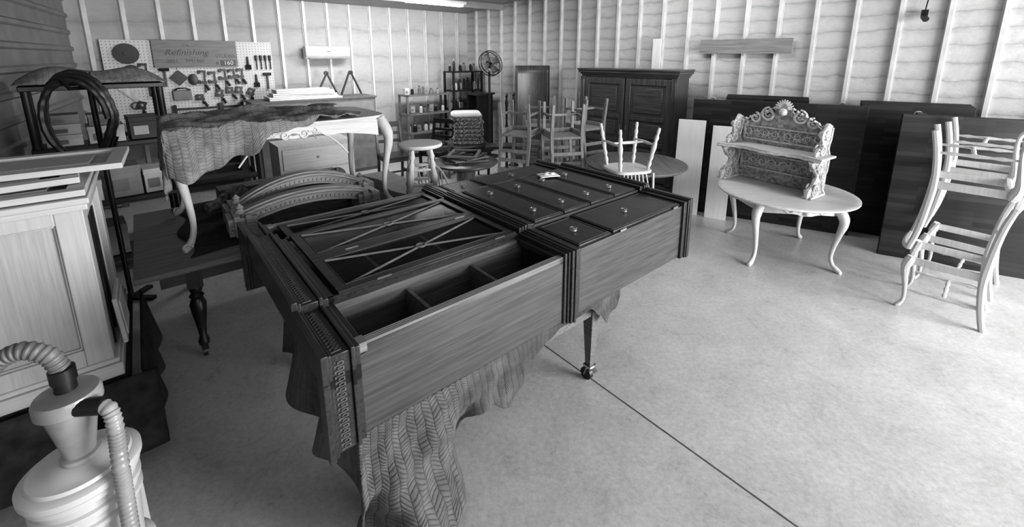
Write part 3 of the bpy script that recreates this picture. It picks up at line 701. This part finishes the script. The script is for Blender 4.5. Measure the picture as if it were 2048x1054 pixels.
for q in(215,-59,121,36):
    a=math.radians(q);m=MB();cabriole(m,.5*math.cos(a),.5*math.sin(a),h-.03,math.cos(a),math.sin(a),1.45,12,1.15)
    m.lathe([(.01,-.04),(.03,-.01),(.034,.02),(.01,.05)],10,(.565*math.cos(a),.565*math.sin(a),h-.14));obj('leg',m,pale,T)

# carved sideboard gallery
e0=Vector((2.42,4.95,.702));e1=Vector((2.96,4.12,.702))
rzS=math.atan2((e1-e0).y,(e1-e0).x)
S=thing('carved_shelf_gallery','ornate carved sideboard gallery with shelf, crest and scroll brackets','shelf',tuple(e0),rzS)
Lg=1.02;db=.34
def crest():
    pts=[(.06,0),(Lg-.06,0)]
    for i in range(61):
        t=i/60;x=Lg-.06-(Lg-.12)*t;q=abs(t-.5)*2
        z=.63+.15*(1-q**1.5)+.012*abs(math.sin(t*pi*11))+.08*math.exp(-((t-.5)/.1)**2)
        if q>.95:z=.58
        pts.append((x,z))
    return pts
obj('back_panel',MB().prism(crest(),.03,Matrix.Translation((0,db-.03,0))@XZ),carve,S,bev=.003)
m=MB();f=db-.035;cx=Lg/2
for sg in(-1,1):
    m.spiral((cx+sg*.16,f,.765),.078,1.8,.014,flip=-sg,st=pi/2);m.spiral((cx+sg*.3,f,.715),.06,1.6,.013,flip=sg,st=pi/2)
    m.spiral((cx+sg*.41,f,.655),.045,1.5,.012,flip=-sg,st=pi/2)
    for k in range(9): m.tube([(cx+sg*(.08+.042*k),f,.82-.019*k),(cx+sg*(.1+.042*k),f-.01,.85-.021*k),(cx+sg*(.125+.042*k),f,.835-.023*k)],[.008,.015,.005],6)
    for (zz,R_) in((.545,.045),(.22,.06)):
        for k in range(4):
            c0=cx+sg*(.07+.1*k);fl=sg*(1 if k%2 else -1)
            m.spiral((c0,f,zz+.01*(k%2)),R_*(1-.15*(k%3)),1.5,.007,flip=fl,st=pi/2 if k%2 else -pi/2,n=22)
            for j in range(5):
                a=fl*(.4+.8*j)+(pi/2 if k%2 else -pi/2);m.tube([(c0+R_*.9*math.cos(a),f,zz+R_*.9*math.sin(a)),(c0+R_*1.35*math.cos(a+.35*fl),f,zz+R_*1.35*math.sin(a+.35*fl))],[.008,.002],5)
        m.tube([(cx+sg*(.02+.02*k),f,zz+R_*.7*math.sin(k*.63)) for k in range(20)],.006,6)
for k in range(11):
    a=pi*(k+.5)/11;m.tube([(cx,f,.84),(cx+.055*math.cos(a),f-.02,.84+.065*math.sin(a)),(cx+.1*math.cos(a),f-.012,.84+.105*math.sin(a))],[.01,.016,.006],7)
m.lathe([(.0,-.05),(.035,-.03),(.042,0),(.035,.03),(.0,.05)],14,(cx,f-.02,.81))
for a in((.1,Lg-.1,.465,.48),(.1,Lg-.1,.61,.625),(.1,.12,.48,.61),(Lg-.12,Lg-.1,.48,.61),(.1,Lg-.1,.13,.145),(.1,Lg-.1,.3,.315),(.1,.12,.145,.3),(Lg-.12,Lg-.1,.145,.3)): m.box(a[0],a[1],f-.014,f,a[2],a[3])
obj('relief_scrollwork',m,carveh,S)
m=MB();pts=[]
for i in range(21):
    t=i/20;pts.append((-.03+(Lg+.06)*t,.02-.03*math.cos(4*pi*t)))
m.prism(pts+[(Lg+.03,db-.03),(-.03,db-.03)],.022,Matrix.Translation((0,0,.4)))
m.prism([(x*.97+.015,y+.02) for x,y in pts]+[(Lg,db-.03),(0,db-.03)],.016,Matrix.Translation((0,0,.384)));obj('shelf',m,palex,S,bev=.003)
obj('shelf_edge_carving',MB().tube([(p[0],p[1]-.004,.392+.004*math.sin(j*2.5)) for j,p in enumerate(pts)],.011,6),carveh,S)
lowp=[1,1,.96,.8,.62,.5,.46,.5,.62,.78,.92,.98];upp=[1,.96,.8,.62,.52,.5,.56,.62,.6,.48,.3,.15]
def bracket(h,d,pf):
    p=[(db-.03,0)]
    for i,v in enumerate(pf): p.append((db-.03-d*v,h*i/(len(pf)-1)))
    return p+[(db-.03,h)]
for x in(.02,Lg-.09):
    m=MB().prism(bracket(.384,.3,lowp),.06,Matrix.Translation((x,0,0))@YZ);obj('bracket',m,carve,S,bev=.004)
    m=MB()
    for xx in(x-.004,x+.064):
        m.spiral((xx,.09,.085),.07,1.8,.012,plane='yz',st=pi);m.spiral((xx,.12,.3),.055,1.7,.011,plane='yz',flip=-1,st=pi);m.spiral((xx,.22,.19),.045,1.4,.01,plane='yz')
        m.tube([(xx,db-.04,.02),(xx,db-.1,.07),(xx,db-.12,.15),(xx,db-.05,.26),(xx,db-.04,.37)],.01,6)
    m.tube([(x+.03,db-.03-.3*v-.004,.384*i/11) for i,v in enumerate(lowp)],[.018+.008*(i%3) for i in range(12)],8)
    m.box(x-.012,x+.072,.0,db-.03,0,.022);obj('carved_scroll',m,carveh,S)
    m=MB().prism([(a,b) for a,b in bracket(.3,.24,upp)],.05,Matrix.Translation((x+.005,0,.422))@YZ);obj('bracket',m,carve,S,bev=.004)
    m=MB()
    for xx in(x,x+.06):
        m.spiral((xx,.15,.49),.058,1.7,.011,plane='yz',st=pi);m.spiral((xx,.2,.62),.045,1.6,.01,plane='yz',flip=-1,st=pi)
        m.tube([(xx,db-.04,.43),(xx,db-.09,.5),(xx,db-.05,.58),(xx,db-.04,.7)],.009,6)
    m.tube([(x+.03,db-.03-.24*v-.004,.422+.3*i/11) for i,v in enumerate(upp)],[.016+.008*(i%3) for i in range(12)],8);obj('carved_scroll',m,carveh,S)

# ---------------- armoire ----------------
rA=math.atan2(-.70,.714)
T=thing('wardrobe','tall dark walnut wardrobe with two panelled doors and cornice','wardrobe',(1.165,7.50,0),rA)
Lw=1.72;hh=1.91;dp=.46
m=MB();m.box(.04,Lw-.04,.03,dp,.0,hh-.1);obj('carcass',m,armw,T,bev=.003)
m=MB()
for p,z0,z1 in((.0,hh-.13,hh-.1),(.02,hh-.1,hh-.07),(.045,hh-.07,hh-.03),(.06,hh-.03,hh)): m.box(.02-p,Lw-.02+p,.02-p,dp,z0,z1)
obj('cornice',m,armx,T,bev=.006)
m=MB();m.box(.02,Lw-.02,.0,dp,0,.14);m.box(.03,Lw-.03,.015,dp,.14,.17);obj('plinth',m,armx,T,bev=.006)
for i in range(2):
    x0=.1+i*(Lw/2-.085);x1=x0+Lw/2-.115
    m=MB();st=.085
    m.box(x0,x0+st,.0,.03,.19,hh-.15);m.box(x1-st,x1,.0,.03,.19,hh-.15)
    for z0,z1 in((.19,.28),(.72,.8),(1.12,1.19),(hh-.24,hh-.15)): m.box(x0+st,x1-st,.0,.03,z0,z1)
    d=obj('door',m,armw,T,bev=.005)
    for z0,z1 in((.28,.72),(.8,1.12),(1.19,hh-.24)):
        m=MB();m.box(x0+st,x1-st,.016,.028,z0,z1);m.box(x0+st+.05,x1-st-.05,.004,.02,z0+.05,z1-.05);obj('raised_panel',m,armx,d,bev=.01)
    obj('keyhole_plate',MB().box((x1-.05) if i==0 else x0+.03,(x1-.03) if i==0 else x0+.05,-.006,0,.95,1.02),steel,d)
for x in(.02,Lw-.1):
    m=MB();m.box(x,x+.08,-.01,.03,.17,hh-.13)
    for k in range(4): m.tube([(x+.016+.016*k,-.01,.22),(x+.016+.016*k,-.01,hh-.18)],.006,6)
    obj('pilaster',m,armw,T)

# ---------------- dark table tops on edge ----------------
ds=math.atan2(-.497,.868)
def slab(loc,L,h,ap=1,lab='large dark butcher-block table top standing on its long edge',rz=ds):
    t=thing('table_top_panel',lab,'table top',loc,rz,group='dark table tops standing on edge')
    obj('top',MB().box(0,L,0,.045,0,h),butch,t,bev=.004)
    if ap:
        obj('apron',MB().box(.15,L-.15,.045,.12,.12,.15).box(.15,L-.15,.045,.3,h-.14,h-.1).box(.15,.18,.045,.3,.15,h-.14).box(L-.18,L-.15,.045,.3,.15,h-.14),dwx,t)
        for x in(.2,L-.2):
            s_=obj('leg_stub',MB().cyl((x,.05,h-.03),(x,.34,h-.03),.03),dwz,t);obj('foot_cap',MB().cyl((x,.34,h-.03),(x,.36,h-.03),.035),whitep,s_)
    return t
slab((2.42,5.78,0),1.84,1.55)
slab((3.97,4.38,0),1.75,1.53)
L3='dark table top panel standing behind others by the foam wall'
for i in range(3):
    slab((2.94+.045*i,5.97+.075*i,0),.95,1.56+.01*i,0,L3)
    slab((4.08+.03*i,5.04+.055*i,0),.95,1.57+.01*i,0,L3)
for i,(x,y,wd_) in enumerate(((2.2,5.72,.34),(2.56,5.48,.26))):
    single('pale_board','smooth pale board leaning against a dark table top','board',MB().box(0,wd_,0,.022,0,1.28-.05*i),smoothp,(x,y,0),rot=(-.09,0,ds),bev=.003,group='pale boards leaning on dark table top')

# ---------------- back area ----------------
def LW(s,off,z): return tuple(PL(s,off,z))
single('pegboard','white perforated pegboard screwed to the foam wall','pegboard',MB().box(0,2.2,0,.012,0,1.22),peg,LW(6.42,.075,1.12),LR)
G=thing('shop_sign','wooden shop sign with carved lettering above the tools','sign',LW(5.85,.11,1.93),LR)
obj('board',MB().box(0,1.1,0,.022,0,.42),signb,G,bev=.004)
ty=-.0
text('Refinishing',.13,G,signd,(.42,ty,.23),(pi/2,0,0),shear=.35,ext=.002)
text('IT IS',.045,G,signd,(.42,ty,.34),(pi/2,0,0),ext=.002)
text('2851',.075,G,signd,(.23,ty,.1),(pi/2,0,0),ext=.002);text('FM1460',.075,G,signd,(.52,ty,.1),(pi/2,0,0),ext=.002)
text('STUDIO',.075,G,signd,(.93,ty,.175),(pi/2,0,0),ext=.002);obj('number_plate',MB().box(.86,1.07,-.006,0,.02,.11),black,G)
text('160',.09,G,whitew,(.965,-.007,.065),(pi/2,0,0));text('#',.07,G,signd,(.81,ty,.065),(pi/2,0,0))
K=thing('air_conditioner','white wall-mounted split air conditioner unit','air conditioner',LW(3.7,.06,2.05),LR)
m=MB();m.prism([(0,.02),(0,.22),(-.03,.235),(-.17,.235),(-.2,.2),(-.2,.07),(-.13,.0),(0,0)],.8,YZ);obj('housing',m,whitew,K,bev=.012)
obj('air_flap',MB().box(.05,.75,-.2,-.12,.0,.02,Matrix.Translation((0,0,.01))),paper,K)
obj('display',MB().box(.37,.43,-.205,-.2,.13,.15),paper,K)
def tool_at(u_s,z): return LW(u_s,.09,z)
def clamp(s,z,L,ang,lab='black bar clamp hanging on the pegboard'):
    t=thing('bar_clamp',lab,'clamp',tool_at(s,z),rot=(0,ang,0),group='bar clamps on the pegboard');t.rotation_euler=(Matrix.Rotation(LR,3,'Z')@Matrix.Rotation(ang,3,'Y')).to_euler()
    obj('bar',MB().box(-.01,.01,-.008,.0,-L,0),blackm,t)
    obj('jaw',MB().box(-.075,.015,-.03,0,-.035,0).box(-.085,-.06,-.03,0,-.055,0),black,t);obj('jaw',MB().box(-.075,.02,-.035,0,-L*.6,-L*.6+.045).box(-.09,-.06,-.035,0,-L*.6,-L*.6+.06),black,t)
    obj('handle',MB().cyl((.01,-.02,-L*.6-.02),(.05,-.02,-L*.6-.1),.018),black,t)
for s,z,L,a in((5.95,2.0,.5,0),(5.82,1.7,.36,.15),(5.23,1.88,.36,.05),(5.1,1.86,.32,0),(4.95,1.9,.3,0),(4.83,1.9,.26,-.1),(5.02,1.56,.2,.1),(4.7,1.9,.26,.05),(4.74,1.6,.2,.1),(4.55,1.55,.2,.4),(6.02,1.42,.2,.3),(5.3,1.5,.16,0),(4.88,1.6,.18,0)): clamp(s,z,L,a)
single('long_bar_clamp','long aluminium bar clamp mounted level on the pegboard','clamp',MB().box(0,.95,-.03,0,0,.035).box(0,.04,-.07,0,-.05,.09).box(.6,.66,-.07,0,-.05,.09).box(.91,.95,-.07,0,-.05,.09),blackm,LW(5.7,.09,1.26),LR)
for s,z,r in((6.15,2.14,.15),(6.12,1.88,.1)):
    t=thing('sanding_disc','black round sanding pad hung on the pegboard','sanding pad',tool_at(s,z),LR,group='sanding discs');obj('pad',MB().tube([(0,0,0),(0,-.03,0)],[r,r*.95],28),black,t);obj('hub',MB().tube([(0,-.03,0),(0,-.05,0)],.03,14),black,t)
def handtool(nm,lab,cat,s,z,kind):
    t=thing(nm,lab,cat,tool_at(s,z),LR)
    if kind=='hammer': obj('handle',MB().cyl((0,-.015,-.26),(0,-.015,0),.014),board,t);obj('head',MB().cyl((-.06,-.015,.0),(.06,-.015,.0),.024),blackm,t)
    if kind=='brush': obj('handle',MB().tube([(0,-.01,0),(0,-.01,-.1),(0,-.01,-.14)],[.012,.016,.02],8),black,t);obj('bristles',MB().box(-.04,.04,-.02,0,-.22,-.14),darkcl,t)
    if kind=='driver': obj('handle',MB().tube([(0,-.01,0),(0,-.01,-.09)],[.02,.017],8),black,t);obj('shaft',MB().cyl((0,-.01,-.24),(0,-.01,-.09),.008),black,t)
    if kind=='saw':
        obj('blade',MB().prism([(0,0),(.4,.03),(.4,.12),(0,.07)],.003,Matrix.Rotation(.9,4,'Y')@XZ),steel,t);obj('handle',MB().tube([(.24+.05*math.cos(a*.63),-.005,-.33+.05*math.sin(a*.63)) for a in range(10)],.013,8,closed=True),board,t)
    if kind=='diamond': obj('plate',MB().cbox((0,-.01,0),(.17,.02,.17),(0,pi/4,0)),black,t);obj('hook',MB().cyl((0,-.01,.11),(0,-.01,.16),.005),steel,t)
    if kind=='pad': obj('plate',MB().lathe([(.05,0),(.06,.005),(.06,.03),(.04,.035)],16,(0,0,0),1.5),black,t);t.rotation_euler=(pi/2,0,LR)
    if kind=='sander': obj('frame',MB().box(-.12,.12,-.03,0,-.16,0),paper,t,bev=.01);obj('grip',MB().tube([(-.1,-.04,0),(-.05,-.06,.03),(.05,-.06,.03),(.1,-.04,0)],.012,8),black,t)
for a in(('hammer','hammer with wooden handle hung on the pegboard','hammer',5.74,1.9,'hammer'),('hammer','hammer with black head hung on the pegboard','hammer',4.33,1.8,'hammer'),
 ('diamond_plate','black diamond shaped plate hung on the pegboard','tool',5.57,1.77,'diamond'),('hand_pad','black oval hand pad on the pegboard','tool',5.39,1.74,'pad'),
 ('hand_sander','grey hand sander block hung on the pegboard','sander',5.56,1.58,'sander'),('hand_saw','steel hand saw with wooden handle on the pegboard','saw',6.38,1.7,'saw'),
 ('brush','wide black paint brush hung on the pegboard','brush',4.6,2.1,'brush'),('brush','dusting brush with black handle on the pegboard','brush',4.5,1.8,'brush')): handtool(*a)
for i in range(4): handtool('screwdriver','black handled screwdriver hung on the pegboard','screwdriver',4.47-.07*i,2.12,'driver')
T=thing('workbench','cluttered wooden workbench against the pegboard wall','workbench',LW(6.5,.75,0),LR)
obj('top',MB().box(0,1.65,0,.65,.86,.9),board,T);obj('shelf',MB().box(.05,1.6,.05,.6,.4,.43),board,T)
for x in(.06,1.57):
    for y in(.06,.58): obj('leg',MB().box(x-.04,x+.04,y-.04,y+.04,0,.86),board,T)
mtl=[whitep,black,paper,black,cardw,greyp,darkcl,cardb]
def bottle(loc,r,h,mt,grp,nm='bottle',lab='small finishing bottle standing on the shelf'):
    t=thing(nm,lab,'bottle',loc,group=grp)
    obj('body',MB().lathe([(r*.9,0),(r,.01),(r,h*.68),(r*.45,h*.8),(r*.4,h*.9)],14),mt,t);obj('cap',MB().lathe([(r*.5,h*.88),(r*.5,h),(r*.4,h)],12),black if mt!=black else whitep,t)
def can(loc,r,h,mt,grp):
    t=thing('paint_can','cylindrical finish can standing among supplies','can',loc,group=grp)
    obj('body',MB().lathe([(r,0),(r,h)],18),mt,t);obj('lid',MB().lathe([(r*1.04,h-.01),(r*1.04,h+.006),(r*.9,h+.006)],18),steel,t)
for i in range(17):
    s=6.4-.09*i+random.uniform(-.02,.02);o=random.uniform(.2,.6)
    (bottle if i%2 else can)(LW(s,o,.902),random.uniform(.03,.05),random.uniform(.1,.24),random.choice(mtl),'supplies on the workbench') 
def carton(loc,sx,sy,sz,rz,mt,lab,grp=None):
    t=thing('box',lab,'box',loc,rz,group=grp)
    obj('carton',MB().box(0,sx,0,sy,0,sz),mt,t,bev=.003);obj('lid',MB().box(-.004,sx+.004,-.004,sy+.004,sz*.78,sz+.004),mt,t,bev=.003)
    obj('printed_label',MB().box(sx*.12,sx*.6,-.006,-.004,sz*.2,sz*.6),paper if mt!=black else whitep,t)
rk=Vector((-4.22,3.72,0));rr=ROT+.1
T=thing('shelving_rack','black plastic shelving rack loaded with boxes','shelf',tuple(rk),rr)
for z in(.1,.68,1.24,1.8): obj('shelf',MB().box(0,1.0,0,.42,z,z+.045),black,T,bev=.006)
for x in(.04,.96):
    for y in(.04,.38): obj('post',MB().cyl((x,y,0),(x,y,1.82),.03),black,T)
ra=Vector((math.cos(rr),math.sin(rr),0));rb=Vector((-ra.y,ra.x,0))
def RK(x,y,z): return tuple(rk+ra*x+rb*y+Vector((0,0,z)))
for x,y,z,sx,sy,sz,mt in((.1,.06,1.288,.24,.28,.1,cardw),(.12,.06,1.395,.22,.28,.09,cardw),(.1,.08,1.49,.24,.26,.08,cardb),(.38,.05,1.288,.26,.33,.16,cardw),(.4,.08,1.456,.22,.28,.1,cardb),(.68,.06,1.288,.24,.3,.22,black),
   (.1,.04,.73,.3,.33,.2,cardw),(.45,.04,.73,.25,.33,.3,cardb),(.72,.04,.73,.2,.33,.24,cardw),(.12,.04,.15,.4,.34,.3,cardb)):
    carton(RK(x,y,z),sx,sy,sz,rr,mt,'white product box stacked on the rack' if mt==cardw else 'brown cardboard box on the rack' if mt==cardb else 'black storage box on the rack','boxes on the plastic rack')
def heap(u,v):
    x=-.03+1.05*u;y=.0+.4*v;z=.15*math.sin(pi*u)**.6*math.sin(pi*v)**.7*(1+.3*math.sin(u*9))
    return (x,y,z+.012)
single('rack_blanket','dark moving blanket heaped on top of the rack','blanket',MB().grid(heap,40,24,lambda a,b:(a,b*.6)),quiltl,RK(0,0,1.848),rr,solid=.006)
hp=[]
hc=Vector((-3.36,3.42,0))
for k in range(3):
    for i in range(16):
        a=2*pi*i/16;hp.append((hc.x-.02*k+.17*math.cos(a)*(1+.06*k),hc.y-.1+.04*k+.17*math.cos(a)*.5,1.62+(.3+.03*k)*math.sin(a)))
hose('air_hose','thick black hose coiled over a stand',hp,.024,black,rings=.2,n=8)
T=thing('hose_stand','black steel stand holding the coiled hose','stand',(hc.x,hc.y,0))
obj('pole',MB().cyl((0,.06,.02),(0,.06,1.98),.02),blackm,T);obj('hook',MB().tube([(0,.06,1.86),(0,-.1,1.86),(0,-.16,1.94)],.015,8),blackm,T);obj('base',MB().cbox((0,.06,.015),(.4,.05,.03)).cbox((0,.06,.015),(.05,.4,.03)),blackm,T)
T=thing('tool_cart','dark metal tool cart filled with supplies','cart',(-3.95,5.0,0),ROT)
for z in(.15,.55,.95): obj('tray',MB().box(0,.8,0,.45,z,z+.02).box(0,.8,0,.01,z,z+.07).box(.79,.8,0,.45,z,z+.07),blackm,T)
for x in(.02,.78):
    for y in(.02,.43): obj('post',MB().cyl((x,y,.05),(x,y,1.0),.015),steel,T)
for i in range(10):
    P=Vector((-3.95,5.0,0))+A*(.08+.07*i)+B*random.uniform(.1,.35)
    (bottle if i%3 else can)((P.x,P.y,.972),random.uniform(.025,.035),random.uniform(.1,.2),random.choice(mtl),'supplies on the tool cart')
T=thing('storage_cabinet','plain grey cabinet box standing by the foam wall','cabinet',LW(4.75,.95,0),LR)
obj('carcass',MB().box(0,2.0,0,.6,0,1.36),greyp,T,bev=.004);obj('top',MB().box(-.02,2.02,-.02,.62,1.36,1.39),board,T,bev=.004)
obj('door',MB().box(.05,.98,-.018,0,.06,1.3),paper,T,bev=.004);obj('door',MB().box(1.02,1.95,-.018,0,.06,1.3),paper,T,bev=.004)
for i in range(6):
    single('stacked_panel','white painted panel in a flat stack on the cabinet','panel',MB().box(0,1.15-.06*i,0,.45-.03*i,0,.026),whitew,LW(4.5+.03*(i%2)-.03*i,.92-.01*i,1.392+.029*i),LR+.03*(i%3-1),bev=.003,group='stacked white panels')
T=thing('pale_drawer_unit','pale bare wood drawer cabinet behind the draped table','cabinet',(-2.95,5.35,0),ROT)
obj('carcass',MB().box(0,.95,0,.5,0,.98),paley,T,bev=.004)
for z in(.06,.36,.66):
    d=obj('drawer',MB().box(.04,.91,-.018,0,z,z+.27),palex,T,bev=.004);obj('knob',MB().lathe([(.012,-.02),(.02,0),(.012,.01)],12,(.47,-.03,z+.14)),pale,d)
for i,s in enumerate((3.42,2.97)):
    t=thing('folding_brace','black folding sawhorse leg standing on the cabinet','sawhorse',LW(s,.385,1.4),LR,group='folding sawhorses')
    d_=1 if i else -1
    obj('leg',MB().beam((-.2,0,.0),(-.02*d_,0,.42),.05,.025),black,t,bev=.004);obj('leg',MB().beam((.18,.0,.0),(.0,0,.42),.05,.025),black,t,bev=.004);obj('hinge',MB().cyl((0,-.025,.4),(0,.025,.4),.04),black,t)
def shelfunit(loc,L,h,n,mt,lab):
    t=thing('storage_shelf',lab,'shelf',loc,LR)
    for i in range(n): obj('shelf',MB().box(0,L,0,.4,.1+(h-.13)*i/(n-1),.13+(h-.13)*i/(n-1)),mt,t)
    for x in(.02,L-.02):
        for y in(.02,.38): obj('post',MB().box(x-.02,x+.02,y-.02,y+.02,0,h),mt,t)
shelfunit(LW(1.95,.62,0),1.05,1.32,4,greyp,'grey metal storage shelf with small boxes')
shelfunit(LW(.85,.66,0),.8,1.78,5,black,'black storage shelf crowded with bottles')
P0=PL(1.95,.62);P1=PL(.85,.66)
for j,z in enumerate((.13,.53,.93,1.32)):
    for i in range(7):
        q=P0+A*(.08+.14*i)+B*random.uniform(.06,.2)
        if (i+j)%3: bottle((q.x,q.y,z+.002),random.uniform(.03,.045),random.uniform(.1,.2),random.choice(mtl),'bottles on the metal shelf')
        else: carton((q.x-.04,q.y,z+.002),.09,.12,random.uniform(.08,.16),LR,random.choice([cardw,cardb]),'small carton on the metal storage shelf','cartons on the metal shelf')
for j in range(5):
    z=.13+(1.65)*j/4
    for i in range(8):
        q=P1+A*(.07+.093*i)+B*random.uniform(.06,.25)
        bottle((q.x,q.y,z+.002),random.uniform(.026,.04),random.uniform(.14,.28),random.choice(mtl),'bottles on the black shelf')
T=thing('side_bench','narrow dark bench below the fan','bench',tuple(PR(.72,.7,0)),angR)
obj('top',MB().box(0,.42,0,.5,1.28,1.32),dwx,T)
for x in(.02,.35): obj('leg',MB().box(x,x+.05,.02,.45,0,1.28),dwz,T)
F=thing('pedestal_fan','black caged pedestal fan standing near the wall corner','fan',(-.47,9.1,0),.15)
obj('base',MB().lathe([(.2,0),(.2,.02),(.05,.05),(.03,.06)],24),black,F);obj('pole',MB().cyl((0,0,.05),(0,0,1.8),.024),black,F)
m=MB();fc=Vector((0,-.06,1.95));T_=Matrix.Translation(fc)@Matrix.Rotation(.45,4,'Z')@Matrix.Rotation(-.3,4,'X')
for rad,yy in((.25,0),(.25,-.09),(.2,-.115),(.15,-.125),(.1,-.13),(.05,-.132),(.18,.04)): m.tube([T_@Vector((rad*math.cos(a*pi/16),yy,rad*math.sin(a*pi/16))) for a in range(32)],.009 if rad>.24 else .003,5,closed=True)
for k in range(28):
    a=k*pi/14;m.tube([T_@Vector((r*math.cos(a),y,r*math.sin(a))) for r,y in((.04,-.13),(.18,-.12),(.25,-.09),(.25,0),(.18,.04),(.05,.05))],.0025,4)
obj('cage',m,blackm,F)
for k in range(4):
    a=k*pi/2+.3;c,s_=math.cos(a),math.sin(a);m=MB()
    m._add([T_@Vector(p) for p in((c*.03-s_*.03,-.06,s_*.03+c*.03),(c*.2-s_*.11,-.075,s_*.2+c*.11),(c*.22+s_*.06,-.04,s_*.22-c*.06),(c*.03+s_*.03,-.03,s_*.03-c*.03))],[(0,1,2,3)])
    obj('blade',m,greyp,F,solid=.004)
obj('motor',MB().tube([T_@Vector((0,.12,0)),T_@Vector((0,.02,0))],[.06,.08],16),black,F)
m=MB()
def cp(u,v): return ((u-.5)*.66,.06*math.sin(pi*u)-.12*v+.12*v*v,1.93*v)
single('veneer_sheet','tall curved dark veneer sheet leaning by the wall','sheet',MB().grid(cp,12,12),armw,(.4,8.5,0),.1,solid=.02)
T=thing('side_table','small dark square side table under upholstered seats','table',(-.75,7.25,0),.4)
obj('top',MB().box(-.32,.32,-.32,.32,.64,.67),armx,T,bev=.004)
for x in(-.27,.27):
    for y in(-.27,.27): obj('leg',MB().tube([(x,y,0),(x,y,.64)],[.02,.03],4),armw,T)
for i in range(8):
    h=.066;pp=[]
    m=MB();R=.25
    for k in range(32):
        a=2*pi*k/32;c,s_=math.cos(a),math.sin(a);pp.append((math.copysign(abs(c)**.22,c)*R,math.copysign(abs(s_)**.22,s_)*R))
    for f_,a_,b_ in((.86,0,h-.002),(.96,.01,h-.014),(1,.02,h-.028)): m.prism([(x*f_,y*f_) for x,y in pp],b_-a_,Matrix.Translation((0,0,a_)))
    single('seat_cushion','upholstered patterned chair seat in a tall stack' if i<7 else 'pale upholstered chair seat atop the stack','cushion',m,cush if i<7 else whitew,(-.75+random.uniform(-.03,.03),7.25+random.uniform(-.03,.03),.672+h*i),random.uniform(-.12,.12)+.1,bev=.006,group='stacked upholstered chair seats')
for x,y in((-.1,8.0),(.03,8.3)):
    single('turned_post','slim dark turned wooden post on a round foot','post',MB().lathe([(.1,0),(.1,.02),(.03,.05),(.02,.3),(.03,.4),(.018,.6),(.03,.8),(.018,.9),(.022,1.2),(.035,1.25),(.015,1.35),(.03,1.4),(.003,1.45)],14),dwz,(x,y,0),group='turned posts')
T=thing('dark_side_table','dark rectangular table with loose parts in the middle','table',(-.42,6.72,0),.1)
obj('top',MB().box(0,.5,0,.3,.66,.7),dwx,T,bev=.004)
for x in(.05,.45):
    for y in(.05,.25): obj('leg',MB().tube([(x,y,0),(x,y,.66)],[.02,.032],4),dwz,T)

# ---------------- camera & light ----------------
cam=bpy.data.cameras.new('camera');co=bpy.data.objects.new('camera',cam);COL.objects.link(co)
cam.sensor_width=36;cam.lens=36*868/2048;cam.shift_y=-230/2048;cam.clip_start=.05
co.location=(0,0,2.1);co.rotation_euler=(pi/2-math.atan(184/868),0,0)
bpy.context.scene.camera=co
def area(name,loc,target,sx,sy,power):
    l=bpy.data.lights.new(name,'AREA');l.shape='RECTANGLE';l.size=sx;l.size_y=sy;l.energy=power
    o=bpy.data.objects.new(name,l);COL.objects.link(o);o.location=loc
    o.rotation_euler=(Vector(target)-Vector(loc)).to_track_quat('-Z','Y').to_euler();return o
area('door_daylight',(6.4,-.1,1.7),(1.6,2.8,.0),3.4,2.6,770)
area('rear_daylight',(3.8,-3.4,2.3),(1.6,6,1.6),3.5,2.2,120)
area('ceiling_lamp_light',(-1.9,7.4,3.0),(-2.3,8.0,1.2),2.5,.4,80)
area('ceiling_lamp_light',(1.6,5.8,3.3),(2.4,6.8,1.2),2.5,.4,35)
w=bpy.data.worlds.new('world');bpy.context.scene.world=w;w.use_nodes=True
w.node_tree.nodes['Background'].inputs[0].default_value=g(1);w.node_tree.nodes['Background'].inputs[1].default_value=.3
vs_=bpy.context.scene.view_settings
vs_.view_transform='Standard'
for lk in('Medium High Contrast','Standard - Medium High Contrast'):
    try: vs_.look=lk;break
    except Exception: pass
